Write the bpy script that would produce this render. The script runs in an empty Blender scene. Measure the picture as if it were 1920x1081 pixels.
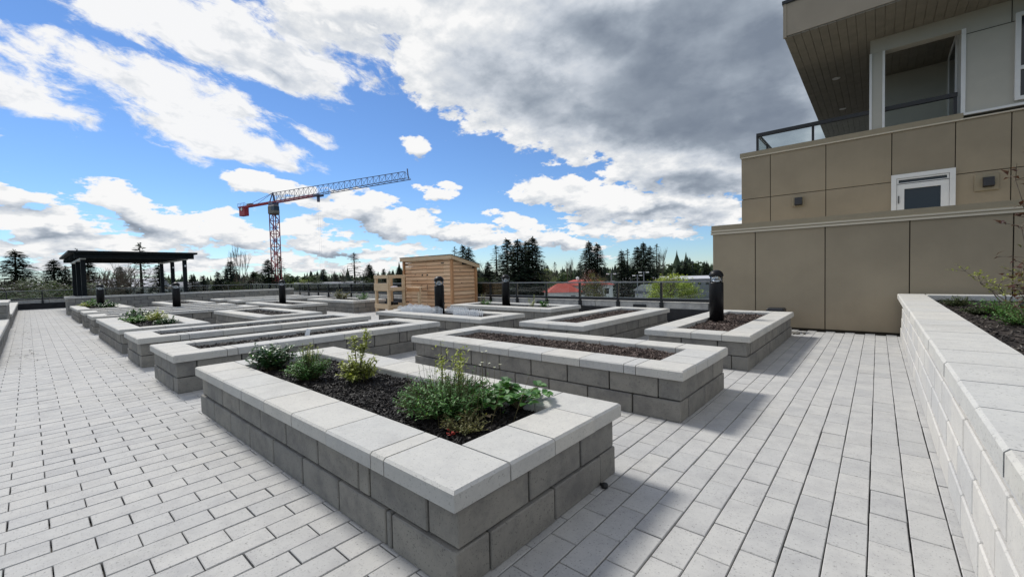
import bpy, math, random
from mathutils import Vector, Matrix, Euler
random.seed(7)
SC = bpy.context.scene
COL = SC.collection
R = math.radians

# ------------------------------------------------------------------ camera
EYE = Vector((0.0, 0.0, 1.35))
YAW, PITCH, ROLL, FPX = R(41.006), R(1.9524), R(-1.348), 789.5
_r = Vector((math.cos(YAW), math.sin(YAW), 0)); _f = Vector((-math.sin(YAW), math.cos(YAW), 0)); _z = Vector((0, 0, 1))
FWD = _f*math.cos(PITCH) - _z*math.sin(PITCH)
_u = _f*math.sin(PITCH) + _z*math.cos(PITCH)
RIGHT = _r*math.cos(ROLL) + _u*math.sin(ROLL)
UP = -_r*math.sin(ROLL) + _u*math.cos(ROLL)
cd = bpy.data.cameras.new('camera'); cam = bpy.data.objects.new('camera', cd); COL.objects.link(cam)
cd.sensor_fit = 'HORIZONTAL'; cd.sensor_width = 36.0; cd.lens = 36.0*FPX/1920.0
cd.clip_start = 0.05; cd.clip_end = 9000
m = Matrix.Identity(4)
for i in range(3):
    m[i][0] = RIGHT[i]; m[i][1] = UP[i]; m[i][2] = -FWD[i]; m[i][3] = EYE[i]
cam.matrix_world = m
SC.camera = cam

def ray(px, py):
    return FWD + RIGHT*((px-960)/FPX) - UP*((py-540.5)/FPX)
def at(px, py, depth):
    return EYE + ray(px, py)*depth
def on_z(px, py, z):
    d = ray(px, py); return EYE + d*((z-EYE.z)/d.z)
def on_y(px, py, y):
    d = ray(px, py); return EYE + d*((y-EYE.y)/d.y)
def proj(p):
    q = Vector(p)-EYE; d = q.dot(FWD)
    return (960+FPX*q.dot(RIGHT)/d, 540.5-FPX*q.dot(UP)/d, d)

# ------------------------------------------------------------------ node helper
class NT:
    def __init__(s, tree): s.t = tree; s.n = tree.nodes; s.l = tree.links
    def new(s, typ, **kw):
        n = s.n.new(typ)
        for k, v in kw.items(): setattr(n, k, v)
        return n
    def put(s, sock, v):
        if isinstance(v, bpy.types.NodeSocket): s.l.new(v, sock)
        elif v is not None: sock.default_value = v
    def math(s, op, a, b=None, c=None, clamp=False):
        n = s.new('ShaderNodeMath', operation=op, use_clamp=clamp)
        s.put(n.inputs[0], a)
        if b is not None: s.put(n.inputs[1], b)
        if c is not None: s.put(n.inputs[2], c)
        return n.outputs[0]
    def vec(s, op, a, b=None, out=0):
        n = s.new('ShaderNodeVectorMath', operation=op)
        s.put(n.inputs[0], a)
        if b is not None: s.put(n.inputs[3 if op == 'SCALE' else 1], b)
        return n.outputs['Value'] if out == 'v' else n.outputs[0]
    def noise(s, vec, scale, detail=4, rough=.5, out='Fac', dist=0):
        n = s.new('ShaderNodeTexNoise'); s.put(n.inputs['Vector'], vec)
        n.inputs['Scale'].default_value = scale; n.inputs['Detail'].default_value = detail
        n.inputs['Roughness'].default_value = rough; n.inputs['Distortion'].default_value = dist
        return n.outputs[out]
    def ss(s, v, a, b, o0=0., o1=1.):
        n = s.new('ShaderNodeMapRange', interpolation_type='SMOOTHSTEP'); s.put(n.inputs[0], v)
        for i, q in enumerate((a, b, o0, o1)): s.put(n.inputs[1+i], q)
        return n.outputs[0]
    def mix(s, f, a, b, bt='MIX'):
        n = s.new('ShaderNodeMix', data_type='RGBA', blend_type=bt, clamp_factor=True)
        s.put(n.inputs[0], f); s.put(n.inputs[6], a); s.put(n.inputs[7], b)
        return n.outputs[2]
    def ramp(s, f, stops):
        n = s.new('ShaderNodeValToRGB'); s.put(n.inputs[0], f)
        e = n.color_ramp.elements
        while len(e) < len(stops): e.new(.5)
        for k, (p, c) in zip(e, stops): k.position = p; k.color = (*c, 1)
        return n.outputs[0]

# ------------------------------------------------------------------ sky
SUN_EL = R(47)
SUN_AZ = Vector((-1.0, 0.035, 0)).normalized()      # where the sun stands
SUN_DIR = (SUN_AZ*math.cos(SUN_EL) + _z*math.sin(SUN_EL)).normalized()
W = bpy.data.worlds.new('World'); SC.world = W; W.use_nodes = True
T = NT(W.node_tree); T.n.clear()
tc = T.new('ShaderNodeTexCoord'); D = tc.outputs['Generated']
sky = T.new('ShaderNodeTexSky', sky_type='NISHITA', sun_disc=False)
sky.sun_elevation = SUN_EL; sky.sun_rotation = math.atan2(SUN_AZ.x, SUN_AZ.y)
sky.altitude = 50; sky.air_density = 1.0; sky.dust_density = 0.0; sky.ozone_density = 2.6
bg_sky = T.new('ShaderNodeBackground'); bg_sky.inputs[1].default_value = 0.092
hs = T.new('ShaderNodeHueSaturation'); hs.inputs['Saturation'].default_value = 1.0; T.put(hs.inputs['Color'], sky.outputs[0])
T.put(bg_sky.inputs[0], T.mix(1.0, hs.outputs[0], (0.70, 0.88, 1.12, 1), 'MULTIPLY'))

def skydir(px, py): return ray(px, py).normalized()
def blobs(vec, lst, base=-1.5):
    """soft union of ellipses in the sky; each (cx,cy, ax,ay, minor, weight) given along photograph directions"""
    acc = None
    for e in lst:
        if e[0] == 'd':   # rest of the sky: azimuth, elevation, half widths in degrees
            az, el, wa, we, w = (R(e[1]), R(e[2]), R(e[3]), R(e[4]), e[5])
            c = Vector((math.sin(az)*math.cos(el), math.cos(az)*math.cos(el), math.sin(el))); a = Vector((math.cos(az), -math.sin(az), 0))*wa; b = c.cross(a).normalized()*we
        else:
            cx, cy, ax, ay, mn, w = e
            c = skydir(cx, cy); a = skydir(cx+ax, cy+ay) - c; L = math.hypot(ax, ay)
            b = skydir(cx-ay/L*mn, cy+ax/L*mn) - c
        ah = (a - c*a.dot(c)).normalized(); bh = c.cross(ah).normalized()
        u = T.vec('DOT_PRODUCT', vec, tuple(ah/a.length), out='v'); v = T.vec('DOT_PRODUCT', vec, tuple(bh/b.length), out='v')
        f = T.math('MULTIPLY_ADD', T.math('SQRT', T.math('MULTIPLY_ADD', v, v, T.math('MULTIPLY', u, u))), -w, w)
        acc = f if acc is None else T.math('SMOOTH_MAX', acc, f, 0.12)
    return acc
flat = T.new('ShaderNodeMapping'); T.put(flat.inputs[0], D); flat.inputs[3].default_value = (1, 1, 1.75)
FD = flat.outputs[0]
warp = T.vec('SUBTRACT', T.noise(FD, 7.0, 5, .55, 'Color'), (0.5, 0.5, 0.5))
DW = T.vec('ADD', D, T.vec('SCALE', warp, 0.085))
CUM = [  # heaped cloud
    (930, 60, 210, 40, 130, 1.1), (1180, 120, 330, 30, 190, 1.3), (860, 130, 130, 60, 110, 1.0), (1000, 200, 190, 60, 80, 1.0), (1420, 190, 200, 20, 150, 1.2),
    (1120, 255, 180, 25, 60, .9), (1240, 300, 170, 10, 55, .9), (1330, 330, 130, -10, 60, .9), (650, 20, 160, 10, 75, .9), (1300, 210, 200, 20, 130, 1.4), (1440, 60, 200, 20, 140, 1.3), (1700, 150, 300, 60, 330, 1.3),
    (1060, 362, 110, 14, 36, .75), (1170, 385, 150, 8, 45, .8), (1290, 390, 120, -4, 40, .8), (1150, 425, 120, 6, 22, .6), (1230, 428, 110, 0, 20, .55),
    (775, 277, 30, 8, 24, .7), (812, 362, 38, 6, 13, .5), (515, 344, 95, 6, 20, .65),
    (660, 392, 120, 14, 32, .7), (760, 420, 110, 16, 30, .7), (880, 440, 110, 6, 26, .65), (985, 425, 60, 30, 22, .6), (1050, 452, 80, 10, 18, .5),
    (250, 388, 80, 34, 30, .7), (330, 425, 90, 20, 30, .65), (420, 425, 60, 10, 24, .6), (460, 448, 90, 6, 24, .6),
    (100, 425, 150, 8, 34, .75), (60, 462, 160, 6, 30, .7), (240, 462, 150, 4, 22, .6), (600, 452, 90, 4, 26, .6), (570, 432, 46, 4, 22, .6), (730, 472, 90, 2, 16, .5),
    (20, 362, 90, 22, 26, .65), (350, 490, 260, 0, 18, .5), (640, 500, 200, 0, 16, .5), (-250, 420, 220, 0, 60, .8), (2300, 250, 500, 60, 220, 1.0),
    ('d', 55, 30, 26, 14, 1.0), ('d', 95, 48, 30, 13, 1.0), ('d', 110, 20, 34, 10, 1.0), ('d', 150, 36, 28, 13, 1.0), ('d', 185, 16, 30, 9, 1.0), ('d', 200, 52, 30, 12, 1.0),
    ('d', 225, 28, 22, 11, 1.0), ('d', 20, 66, 40, 12, 1.0), ('d', 130, 75, 50, 9, .9), ('d', 245, 12, 20, 7, .9)]
WISP = [  # torn streaks upper left
    (60, 190, 180, 70, 46, .8), (240, 140, 220, 60, 55, .9), (360, 200, 230, 95, 62, 1.0), (420, 265, 190, 44, 46, .9),
    (330, 50, 240, 60, 55, .9), (500, 100, 240, 60, 60, 1.0), (590, 160, 110, 50, 34, .8), (600, 60, 200, 20, 70, .8), (590, 258, 46, 20, 16, .6),
    (-120, 60, 160, 40, 60, .7), (260, -160, 320, 60, 90, .9), (-300, -200, 300, 100, 120, .8)]
SHADE = [  # grey undersides of the heaped cloud
    (1340, 110, 260, 10, 190, 1.6), (1290, 200, 230, 30, 110, 1.45), (1180, 235, 230, 40, 60, .85), (1410, 220, 170, 20, 110, 1.3), (1130, 60, 180, 30, 90, .75), (1700, 150, 320, 60, 330, 1.1), (1000, 170, 130, 40, 60, .6),
    (1290, 345, 130, -6, 26, .75), (1230, 395, 130, 0, 12, .6), (700, 432, 60, 8, 14, .7), (300, 430, 60, 12, 15, .75), (640, 470, 70, 2, 10, .7), (830, 455, 90, 4, 10, .6), (120, 445, 130, 4, 10, .6), (1060, 470, 80, 6, 8, .5), (430, 462, 60, 2, 10, .6), (560, 365, 60, 3, 8, .4), (400, 95, 90, 30, 16, .4), (510, 125, 60, 20, 14, .35), (420, 478, 60, 2, 8, .6)]
UPS = 0.026
mC2 = blobs(T.vec('ADD', DW, tuple(_z*UPS + SUN_AZ*0.010)), CUM)
mC = blobs(DW, CUM); mW = blobs(T.vec('ADD', D, T.vec('SCALE', warp, 0.05)), WISP)
sp = T.new('ShaderNodeSeparateXYZ'); T.put(sp.inputs[0], D); ELZ = sp.outputs[2]
fac = T.math('DIVIDE', 1.0, T.math('ADD', T.math('MAXIMUM', ELZ, 0.0), .34))
n1 = T.noise(T.vec('SCALE', FD, fac), 8.4, 8, .60)
dsun = SUN_AZ*0.012 + _z*0.030
n2 = T.noise(T.vec('SCALE', T.vec('ADD', FD, tuple(dsun)), fac), 8.4, 8, .60)
ampC = T.ss(ELZ, .06, .30, 2.1, 1.45)
sC = T.math('ADD', mC, T.math('MULTIPLY', T.math('SUBTRACT', n1, .485), ampC))
aC = T.ss(sC, 0.02, 0.17)
# streak noise stretched along the wind
c0 = skydir(400, 200); ad = (skydir(560, 262)-c0).normalized(); bd = c0.cross(ad).normalized()
mp = T.new('ShaderNodeMapping', vector_type='TEXTURE'); T.put(mp.inputs[0], T.vec('ADD', D, T.vec('SCALE', warp, .05)))
mp.inputs[2].default_value = Matrix((ad, bd, c0)).transposed().to_euler(); mp.inputs[3].default_value = (2.3, 1.0, 1.0)
nW = T.noise(mp.outputs[0], 18.0, 8, .64)
nW2 = T.noise(T.vec('ADD', mp.outputs[0], (0.006, 0.030, 0.012)), 13.0, 5, .55); nW3 = T.noise(mp.outputs[0], 13.0, 5, .55)
sW = T.math('ADD', mW, T.math('MULTIPLY_ADD', nW, 2.6, -1.35))
aW = T.ss(sW, 0.0, 0.42)
alpha = T.math('MAXIMUM', aC, T.math('MULTIPLY', aW, 0.97))
r1 = T.noise(FD, 8.0, 4, .5); r2_ = T.noise(T.vec('ADD', FD, tuple(dsun)), 8.0, 4, .5)
relief = T.math('ADD', T.math('MULTIPLY', T.math('SUBTRACT', r1, r2_), 1.7), T.math('MULTIPLY', T.math('SUBTRACT', n1, n2), 0.7))
sh = T.ss(blobs(T.vec('ADD', D, T.vec('SCALE', warp, .12)), SHADE), -0.25, 0.75)
body = T.ss(sC, 0.15, 1.2, 0.0, 0.22)
sC2 = T.math('ADD', mC2, T.math('MULTIPLY', T.math('SUBTRACT', n2, .485), ampC))
edge = T.math('MULTIPLY', T.math('SUBTRACT', T.math('MINIMUM', sC, .9), T.math('MINIMUM', sC2, .9)), 0.62)
relief = T.math('ADD', T.math('MULTIPLY', relief, .55), T.math('MAXIMUM', edge, -.42))
lum = T.math('SUBTRACT', T.math('SUBTRACT', T.math('ADD', T.math('MULTIPLY', relief, T.math('MULTIPLY_ADD', sh, -.62, 1.0)), 0.90), body), T.math('MULTIPLY', sh, 0.66), clamp=True)
lum = T.math('MAXIMUM', lum, T.math('MULTIPLY', T.ss(sW, -.15, .25), T.math('ADD', T.math('MULTIPLY', T.math('SUBTRACT', nW2, nW3), 3.0), T.math('SUBTRACT', T.math('MULTIPLY_ADD', mC, -.5, .74), T.math('MULTIPLY', T.ss(sW, .3, 1.2), .16)))))
ccol = T.ramp(lum, [(0.0, (0.20, 0.24, 0.305)), (0.25, (0.34, 0.39, 0.46)), (0.55, (0.58, 0.625, 0.69)), (0.8, (0.76, 0.785, 0.815)), (1.0, (0.95, 0.95, 0.95))])
bg_cl = T.new('ShaderNodeBackground'); T.put(bg_cl.inputs[0], ccol); bg_cl.inputs[1].default_value = 0.84
mx = T.new('ShaderNodeMixShader'); T.put(mx.inputs[0], alpha); T.put(mx.inputs[1], bg_sky.outputs[0]); T.put(mx.inputs[2], bg_cl.outputs[0])
wo = T.new('ShaderNodeOutputWorld'); T.put(wo.inputs[0], mx.outputs[0])

W.cycles.sampling_method = 'MANUAL'; W.cycles.sample_map_resolution = 512
# ------------------------------------------------------------------ sun
sl = bpy.data.lights.new('sun', 'SUN'); sl.energy = 3.45; sl.angle = R(11.0); sl.color = (1.0, 0.965, 0.90)
so = bpy.data.objects.new('sun', sl); COL.objects.link(so)
so.rotation_euler = SUN_DIR.to_track_quat('Z', 'Y').to_euler(); so.location = (-20, 5, 30)
vs = SC.view_settings
vs.view_transform = 'Standard'; vs.look = 'None'; vs.exposure = 0.25
SC.cycles.max_bounces = 6; SC.cycles.diffuse_bounces = 3; SC.cycles.glossy_bounces = 2; SC.cycles.transmission_bounces = 4; SC.cycles.transparent_max_bounces = 8; SC.cycles.caustics_reflective = False; SC.cycles.caustics_refractive = False; vs.gamma = 1.0; vs.use_curve_mapping = False

# ------------------------------------------------------------------ materials
MATS = {}
VARY = ('panel',)
def mat(name):
    mt = bpy.data.materials.new(name); mt.use_nodes = True; t = NT(mt.node_tree)
    b = t.n['Principled BSDF']; MATS[name] = mt
    return mt, t, b
def coords(t, jitter=True):
    c = t.new('ShaderNodeTexCoord').outputs['Object']
    if jitter:
        oi = t.new('ShaderNodeObjectInfo')
        c = t.vec('ADD', c, t.vec('SCALE', oi.outputs['Location'], 1.37))
    return c
def rnd(t):
    oi = t.new('ShaderNodeObjectInfo').outputs['Random']; g = t.new('ShaderNodeNewGeometry').outputs['Random Per Island']
    return t.math('FRACT', t.math('ADD', oi, g))
def concrete(name, c, var=.12, warm=(1.03, 1.0, .95), pits=.35, stain=.14, bump=.25, rough=.88, world=.45):
    mt, t, b = mat(name); P = coords(t)
    r = rnd(t)
    fine = t.noise(P, 260, 3, .6); med = t.noise(P, 34, 5, .65); big = t.noise(P, 5.0, 7, .68)
    base = t.mix(r, tuple(x*(1-var) for x in c)+(1,), tuple(min(1, x*(1+var)*w) for x, w in zip(c, warm))+(1,))
    base = t.mix(t.ss(big, .38, .72), base, t.mix(1.0, base, (1-stain, 1-stain, 1-stain*.9, 1), 'MULTIPLY'))
    base = t.mix(t.ss(med, .35, .7, 0, .5), base, t.mix(1.0, base, (1.10, 1.10, 1.08, 1), 'MULTIPLY'))
    wp = t.new('ShaderNodeNewGeometry').outputs['Position']
    dirt = t.math('MULTIPLY', t.ss(t.noise(wp, .9, 7, .62), .44, .74), t.ss(t.noise(wp, 4.5, 6, .65), .36, .70))
    base = t.mix(t.math('MULTIPLY', dirt, world), base, t.mix(1.0, base, (.66, .645, .61, 1), 'MULTIPLY'))
    pit = t.math('MAXIMUM', t.ss(t.noise(P, 95, 2, .5), .625, .70), t.math('MULTIPLY', t.ss(t.noise(P, 46, 3, .65), .63, .70), .75))
    grain = t.ss(fine, .3, .75)
    base = t.mix(t.math('MULTIPLY', pit, pits), base, (0.10, 0.098, 0.09, 1))
    base = t.mix(t.math('MULTIPLY', grain, .22), base, t.mix(1.0, base, (1.25, 1.25, 1.25, 1), 'MULTIPLY'))
    t.put(b.inputs['Base Color'], base); b.inputs['Roughness'].default_value = rough
    b.inputs['Specular IOR Level'].default_value = .25
    bp = t.new('ShaderNodeBump'); bp.inputs['Strength'].default_value = bump; bp.inputs['Distance'].default_value = .004
    t.put(bp.inputs['Height'], t.math('SUBTRACT', t.math('ADD', t.math('MULTIPLY', med, .6), t.math('MULTIPLY', fine, .4)), t.math('MULTIPLY', pit, .8)))
    t.put(b.inputs['Normal'], bp.outputs[0]); return mt
concrete('paver', (.400, .399, .392), var=.05, world=.42, warm=(1.015, 1.005, .985), stain=.16, pits=.55)
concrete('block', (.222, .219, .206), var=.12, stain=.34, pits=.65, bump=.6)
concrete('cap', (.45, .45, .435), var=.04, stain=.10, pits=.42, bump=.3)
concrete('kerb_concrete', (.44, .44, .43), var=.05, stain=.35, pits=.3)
concrete('block_sunlit', (.45, .45, .445), var=.07, stain=.10, pits=.25, bump=.4)  # lighter copy of block: sunlight on the right wall put into its colour
def plain(name, c, rough=.6, metal=0., spec=.4, noise=0., nscale=6., bump=0., bscale=60.):
    mt, t, b = mat(name); P = coords(t)
    if noise:
        n = t.noise(P, nscale, 6, .6)
        t.put(b.inputs['Base Color'], t.mix(t.ss(n, .3, .7), tuple(x*(1-noise) for x in c)+(1,), tuple(min(1, x*(1+noise)) for x in c)+(1,)))
    else: b.inputs['Base Color'].default_value = (*c, 1)
    if name in VARY:
        src = b.inputs['Base Color'].links[0].from_socket; oi = t.new('ShaderNodeObjectInfo').outputs['Random']
        mpv = t.new('ShaderNodeMapping'); t.put(mpv.inputs[0], P); mpv.inputs[3].default_value = (9, 9, .7)
        st = t.ss(t.noise(mpv.outputs[0], 1.6, 5, .6), .45, .8, 0, .10)
        src = t.mix(st, src, t.mix(1.0, src, (.72, .72, .72, 1), 'MULTIPLY'))
        t.put(b.inputs['Base Color'], t.mix(oi, t.mix(1.0, src, (.94, .945, .95, 1), 'MULTIPLY'), t.mix(1.0, src, (1.05, 1.045, 1.03, 1), 'MULTIPLY')))
    b.inputs['Roughness'].default_value = rough; b.inputs['Metallic'].default_value = metal; b.inputs['Specular IOR Level'].default_value = spec
    if bump:
        bp = t.new('ShaderNodeBump'); bp.inputs['Strength'].default_value = bump; bp.inputs['Distance'].default_value = .002
        t.put(bp.inputs['Height'], t.noise(P, bscale, 4, .6)); t.put(b.inputs['Normal'], bp.outputs[0])
    return mt
plain('bedding', (.055, .052, .048), .95, noise=.3, nscale=40)
plain('soil', (.02, .016, .013), 1.0, noise=.4, nscale=50, bump=1, bscale=40)
plain('panel', (.285, .236, .166), .72, noise=.08, nscale=1.1, bump=.25, bscale=220)
plain('panel_light', (.41, .395, .345), .72, noise=.04, nscale=2.2, bump=.2, bscale=220)
plain('fascia_tan', (.30, .255, .195), .7, noise=.04, nscale=2)
plain('flashing', (.27, .225, .15), .45, noise=.05)
plain('flash_pale', (.52, .46, .36), .5)
plain('groove', (.035, .03, .022), .9)
plain('soffit', (.195, .180, .145), .7, noise=.10, nscale=4)
plain('white_trim', (.66, .66, .65), .5, noise=.03)
plain('white_plastic', (.80, .82, .84), .4)
plain('black_metal', (.013, .014, .016), .42, noise=.15, nscale=20)
plain('bollard_black', (.007, .007, .008), .42, spec=.18)
plain('dark_membrane', (.022, .023, .025), .8, noise=.3, nscale=5)
plain('steel', (.62, .63, .64), .35, metal=1.0, noise=.1)
plain('rail_top', (.20, .205, .21), .4, metal=.3)
plain('pergola_dark', (.008, .011, .013), .6, spec=.15, noise=.2)
plain('pergola_pale', (.60, .62, .60), .6)
plain('roof_felt', (.03, .03, .03), .9)
plain('crane_red', (.34, .030, .045), .5)
plain('crane_navy', (.095, .10, .16), .5)
plain('crane_plum', (.27, .05, .085), .5)
plain('crane_grey', (.16, .15, .13), .6)
plain('bark', (.050, .040, .030), .95, noise=.3, nscale=8, bump=.6, bscale=30)
plain('twig', (.105, .085, .062), .9)
plain('stem', (.09, .08, .035), .8)
plain('red_roof', (.44, .080, .062), .75, noise=.10, nscale=.5)
plain('house_white', (.62, .62, .60), .8, noise=.05)
plain('house_grey', (.22, .23, .25), .8, noise=.05)
plain('roof_grey', (.17, .18, .20), .85, noise=.12, nscale=.4)
plain('roof_pale', (.42, .43, .46), .8, noise=.10, nscale=.3)
plain('window_dark', (.02, .025, .03), .15)
plain('asphalt', (.10, .10, .105), .9, noise=.25, nscale=.05)
plain('fabric_white', (.34, .32, .37), .8)
plain('car_paint', (.30, .31, .33), .3, metal=.3)

def chips(name, stops, rough=.75, spec=.3):
    mt, t, b = mat(name); g = t.new('ShaderNodeNewGeometry').outputs['Random Per Island']
    c = t.ramp(g, stops); P = coords(t)
    c = t.mix(t.ss(t.noise(P, 90, 3, .6), .3, .7, 0, .6), c, t.mix(1.0, c, (.45, .45, .45, 1), 'MULTIPLY'))
    t.put(b.inputs['Base Color'], c); b.inputs['Roughness'].default_value = rough; b.inputs['Specular IOR Level'].default_value = spec
chips('mulch_black', [(0, (.006, .005, .005)), (.6, (.013, .011, .011)), (.90, (.024, .020, .018)), (.985, (.055, .046, .040)), (1, (.16, .14, .12))], .65, .22)
chips('mulch_brown', [(0, (.022, .015, .012)), (.45, (.060, .042, .034)), (.75, (.125, .090, .075)), (.93, (.21, .16, .14)), (1, (.33, .27, .23))], .8)
chips('mulch_dark', [(0, (.016, .013, .012)), (.5, (.035, .028, .024)), (.85, (.085, .070, .060)), (1, (.20, .18, .16))], .7)
def foliage(name, stops, trans=.3, rough=.5):
    mt, t, b = mat(name)
    g = t.new('ShaderNodeNewGeometry').outputs['Random Per Island']
    c = t.ramp(g, stops)
    t.put(b.inputs['Base Color'], c); b.inputs['Roughness'].default_value = rough; b.inputs['Specular IOR Level'].default_value = .3
    if trans:
        tr = t.new('ShaderNodeBsdfTranslucent'); t.put(tr.inputs[0], t.mix(1.0, c, (1.3, 1.35, .7, 1), 'MULTIPLY'))
        ms = t.new('ShaderNodeMixShader'); ms.inputs[0].default_value = trans
        t.put(ms.inputs[1], b.outputs[0]); t.put(ms.inputs[2], tr.outputs[0]); t.put(t.n['Material Output'].inputs[0], ms.outputs[0])
foliage('needles', [(0, (.010, .020, .013)), (.6, (.020, .038, .022)), (1, (.045, .068, .032))], .12, .7)
foliage('needles_blue', [(0, (.014, .028, .024)), (.6, (.028, .050, .040)), (1, (.05, .08, .06))], .12, .7)
foliage('leaf_dark', [(0, (.018, .05, .020)), (.7, (.045, .11, .035)), (1, (.11, .20, .09))], .25, .35)
foliage('leaf_green', [(0, (.03, .095, .022)), (.6, (.085, .21, .05)), (1, (.20, .36, .13))], .3, .45)
foliage('leaf_yellow', [(0, (.17, .20, .03)), (.6, (.32, .36, .08)), (1, (.48, .50, .20))], .3, .45)
foliage('leaf_olive', [(0, (.06, .07, .02)), (.6, (.12, .12, .035)), (1, (.22, .20, .06))], .3, .5)
foliage('leaf_red', [(0, (.25, .02, .03)), (1, (.45, .08, .06))], .3, .4)
foliage('leaf_maroon', [(0, (.05, .02, .018)), (1, (.11, .05, .035))], .3, .4)
foliage('spring', [(0, (.09, .13, .03)), (.6, (.18, .23, .05)), (1, (.30, .35, .10))], .3, .6)
foliage('willow', [(0, (.16, .20, .03)), (.6, (.30, .36, .07)), (1, (.45, .48, .14))], .3, .6)
foliage('shrub_mid', [(0, (.025, .04, .018)), (.6, (.05, .075, .03)), (1, (.09, .12, .045))], .2, .7)
foliage('petal', [(0, (.65, .65, .55)), (1, (.85, .85, .75))], .3, .6)
# cedar boards
mt, t, b = mat('cedar'); P = coords(t)
mpn = t.new('ShaderNodeMapping'); t.put(mpn.inputs[0], P); mpn.inputs[3].default_value = (1.5, 1.5, 26)
gr = t.noise(mpn.outputs[0], 2.2, 6, .65, dist=.6)
c = t.mix(rnd(t), (.61, .365, .205, 1), (.79, .56, .36, 1)); c = t.mix(t.ss(gr, .35, .7, 0, .55), c, t.mix(1.0, c, (.70, .58, .46, 1), 'MULTIPLY'))
vo = t.new('ShaderNodeTexVoronoi'); t.put(vo.inputs['Vector'], P); vo.inputs['Scale'].default_value = 3.4
c = t.mix(t.ss(vo.outputs['Distance'], .07, .11, 1, 0), c, (.10, .04, .02, 1))
t.put(b.inputs['Base Color'], c); b.inputs['Roughness'].default_value = .75
mt, t, b = mat('cedar_post'); P = coords(t)
mpn = t.new('ShaderNodeMapping'); t.put(mpn.inputs[0], P); mpn.inputs[3].default_value = (30, 30, 1.5)
t.put(b.inputs['Base Color'], t.mix(t.ss(t.noise(mpn.outputs[0], 2.0, 6, .65), .3, .7), (.36, .17, .075, 1), (.52, .29, .14, 1))); b.inputs['Roughness'].default_value = .75
mt, t, b = mat('pine'); P = coords(t)
mpn = t.new('ShaderNodeMapping'); t.put(mpn.inputs[0], P); mpn.inputs[3].default_value = (1.5, 1.5, 30)
t.put(b.inputs['Base Color'], t.mix(t.ss(t.noise(mpn.outputs[0], 2.2, 6, .65, dist=.5), .3, .7), (.46, .33, .20, 1), (.62, .48, .32, 1))); b.inputs['Roughness'].default_value = .75
# glass: clear pane that mirrors at grazing angles
def glass(name, tint, gl=.9):
    mt, t, b = mat(name); t.n.remove(b)
    tr = t.new('ShaderNodeBsdfTransparent'); tr.inputs[0].default_value = (*tint, 1)
    g = t.new('ShaderNodeBsdfGlossy'); g.inputs['Roughness'].default_value = .02
    fr = t.new('ShaderNodeFresnel'); fr.inputs[0].default_value = 1.45
    ms = t.new('ShaderNodeMixShader'); t.put(ms.inputs[0], t.math('MULTIPLY', fr.outputs[0], gl))
    t.put(ms.inputs[1], tr.outputs[0]); t.put(ms.inputs[2], g.outputs[0]); t.put(t.n['Material Output'].inputs[0], ms.outputs[0])
glass('glass', (.86, .90, .89)); glass('lens', (.92, .94, .95), 1.6)
glass('balcony_glass', (.93, .96, .945), .3)
# far ground
mt, t, b = mat('terrain'); P = t.new('ShaderNodeTexCoord').outputs['Object']
n = t.noise(P, .035, 7, .6); c = t.ramp(n, [(0, (.035, .05, .02)), (.45, (.06, .075, .03)), (.55, (.14, .14, .135)), (.7, (.20, .20, .20)), (1, (.08, .10, .035))])
t.put(b.inputs['Base Color'], c); b.inputs['Roughness'].default_value = .95

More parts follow.
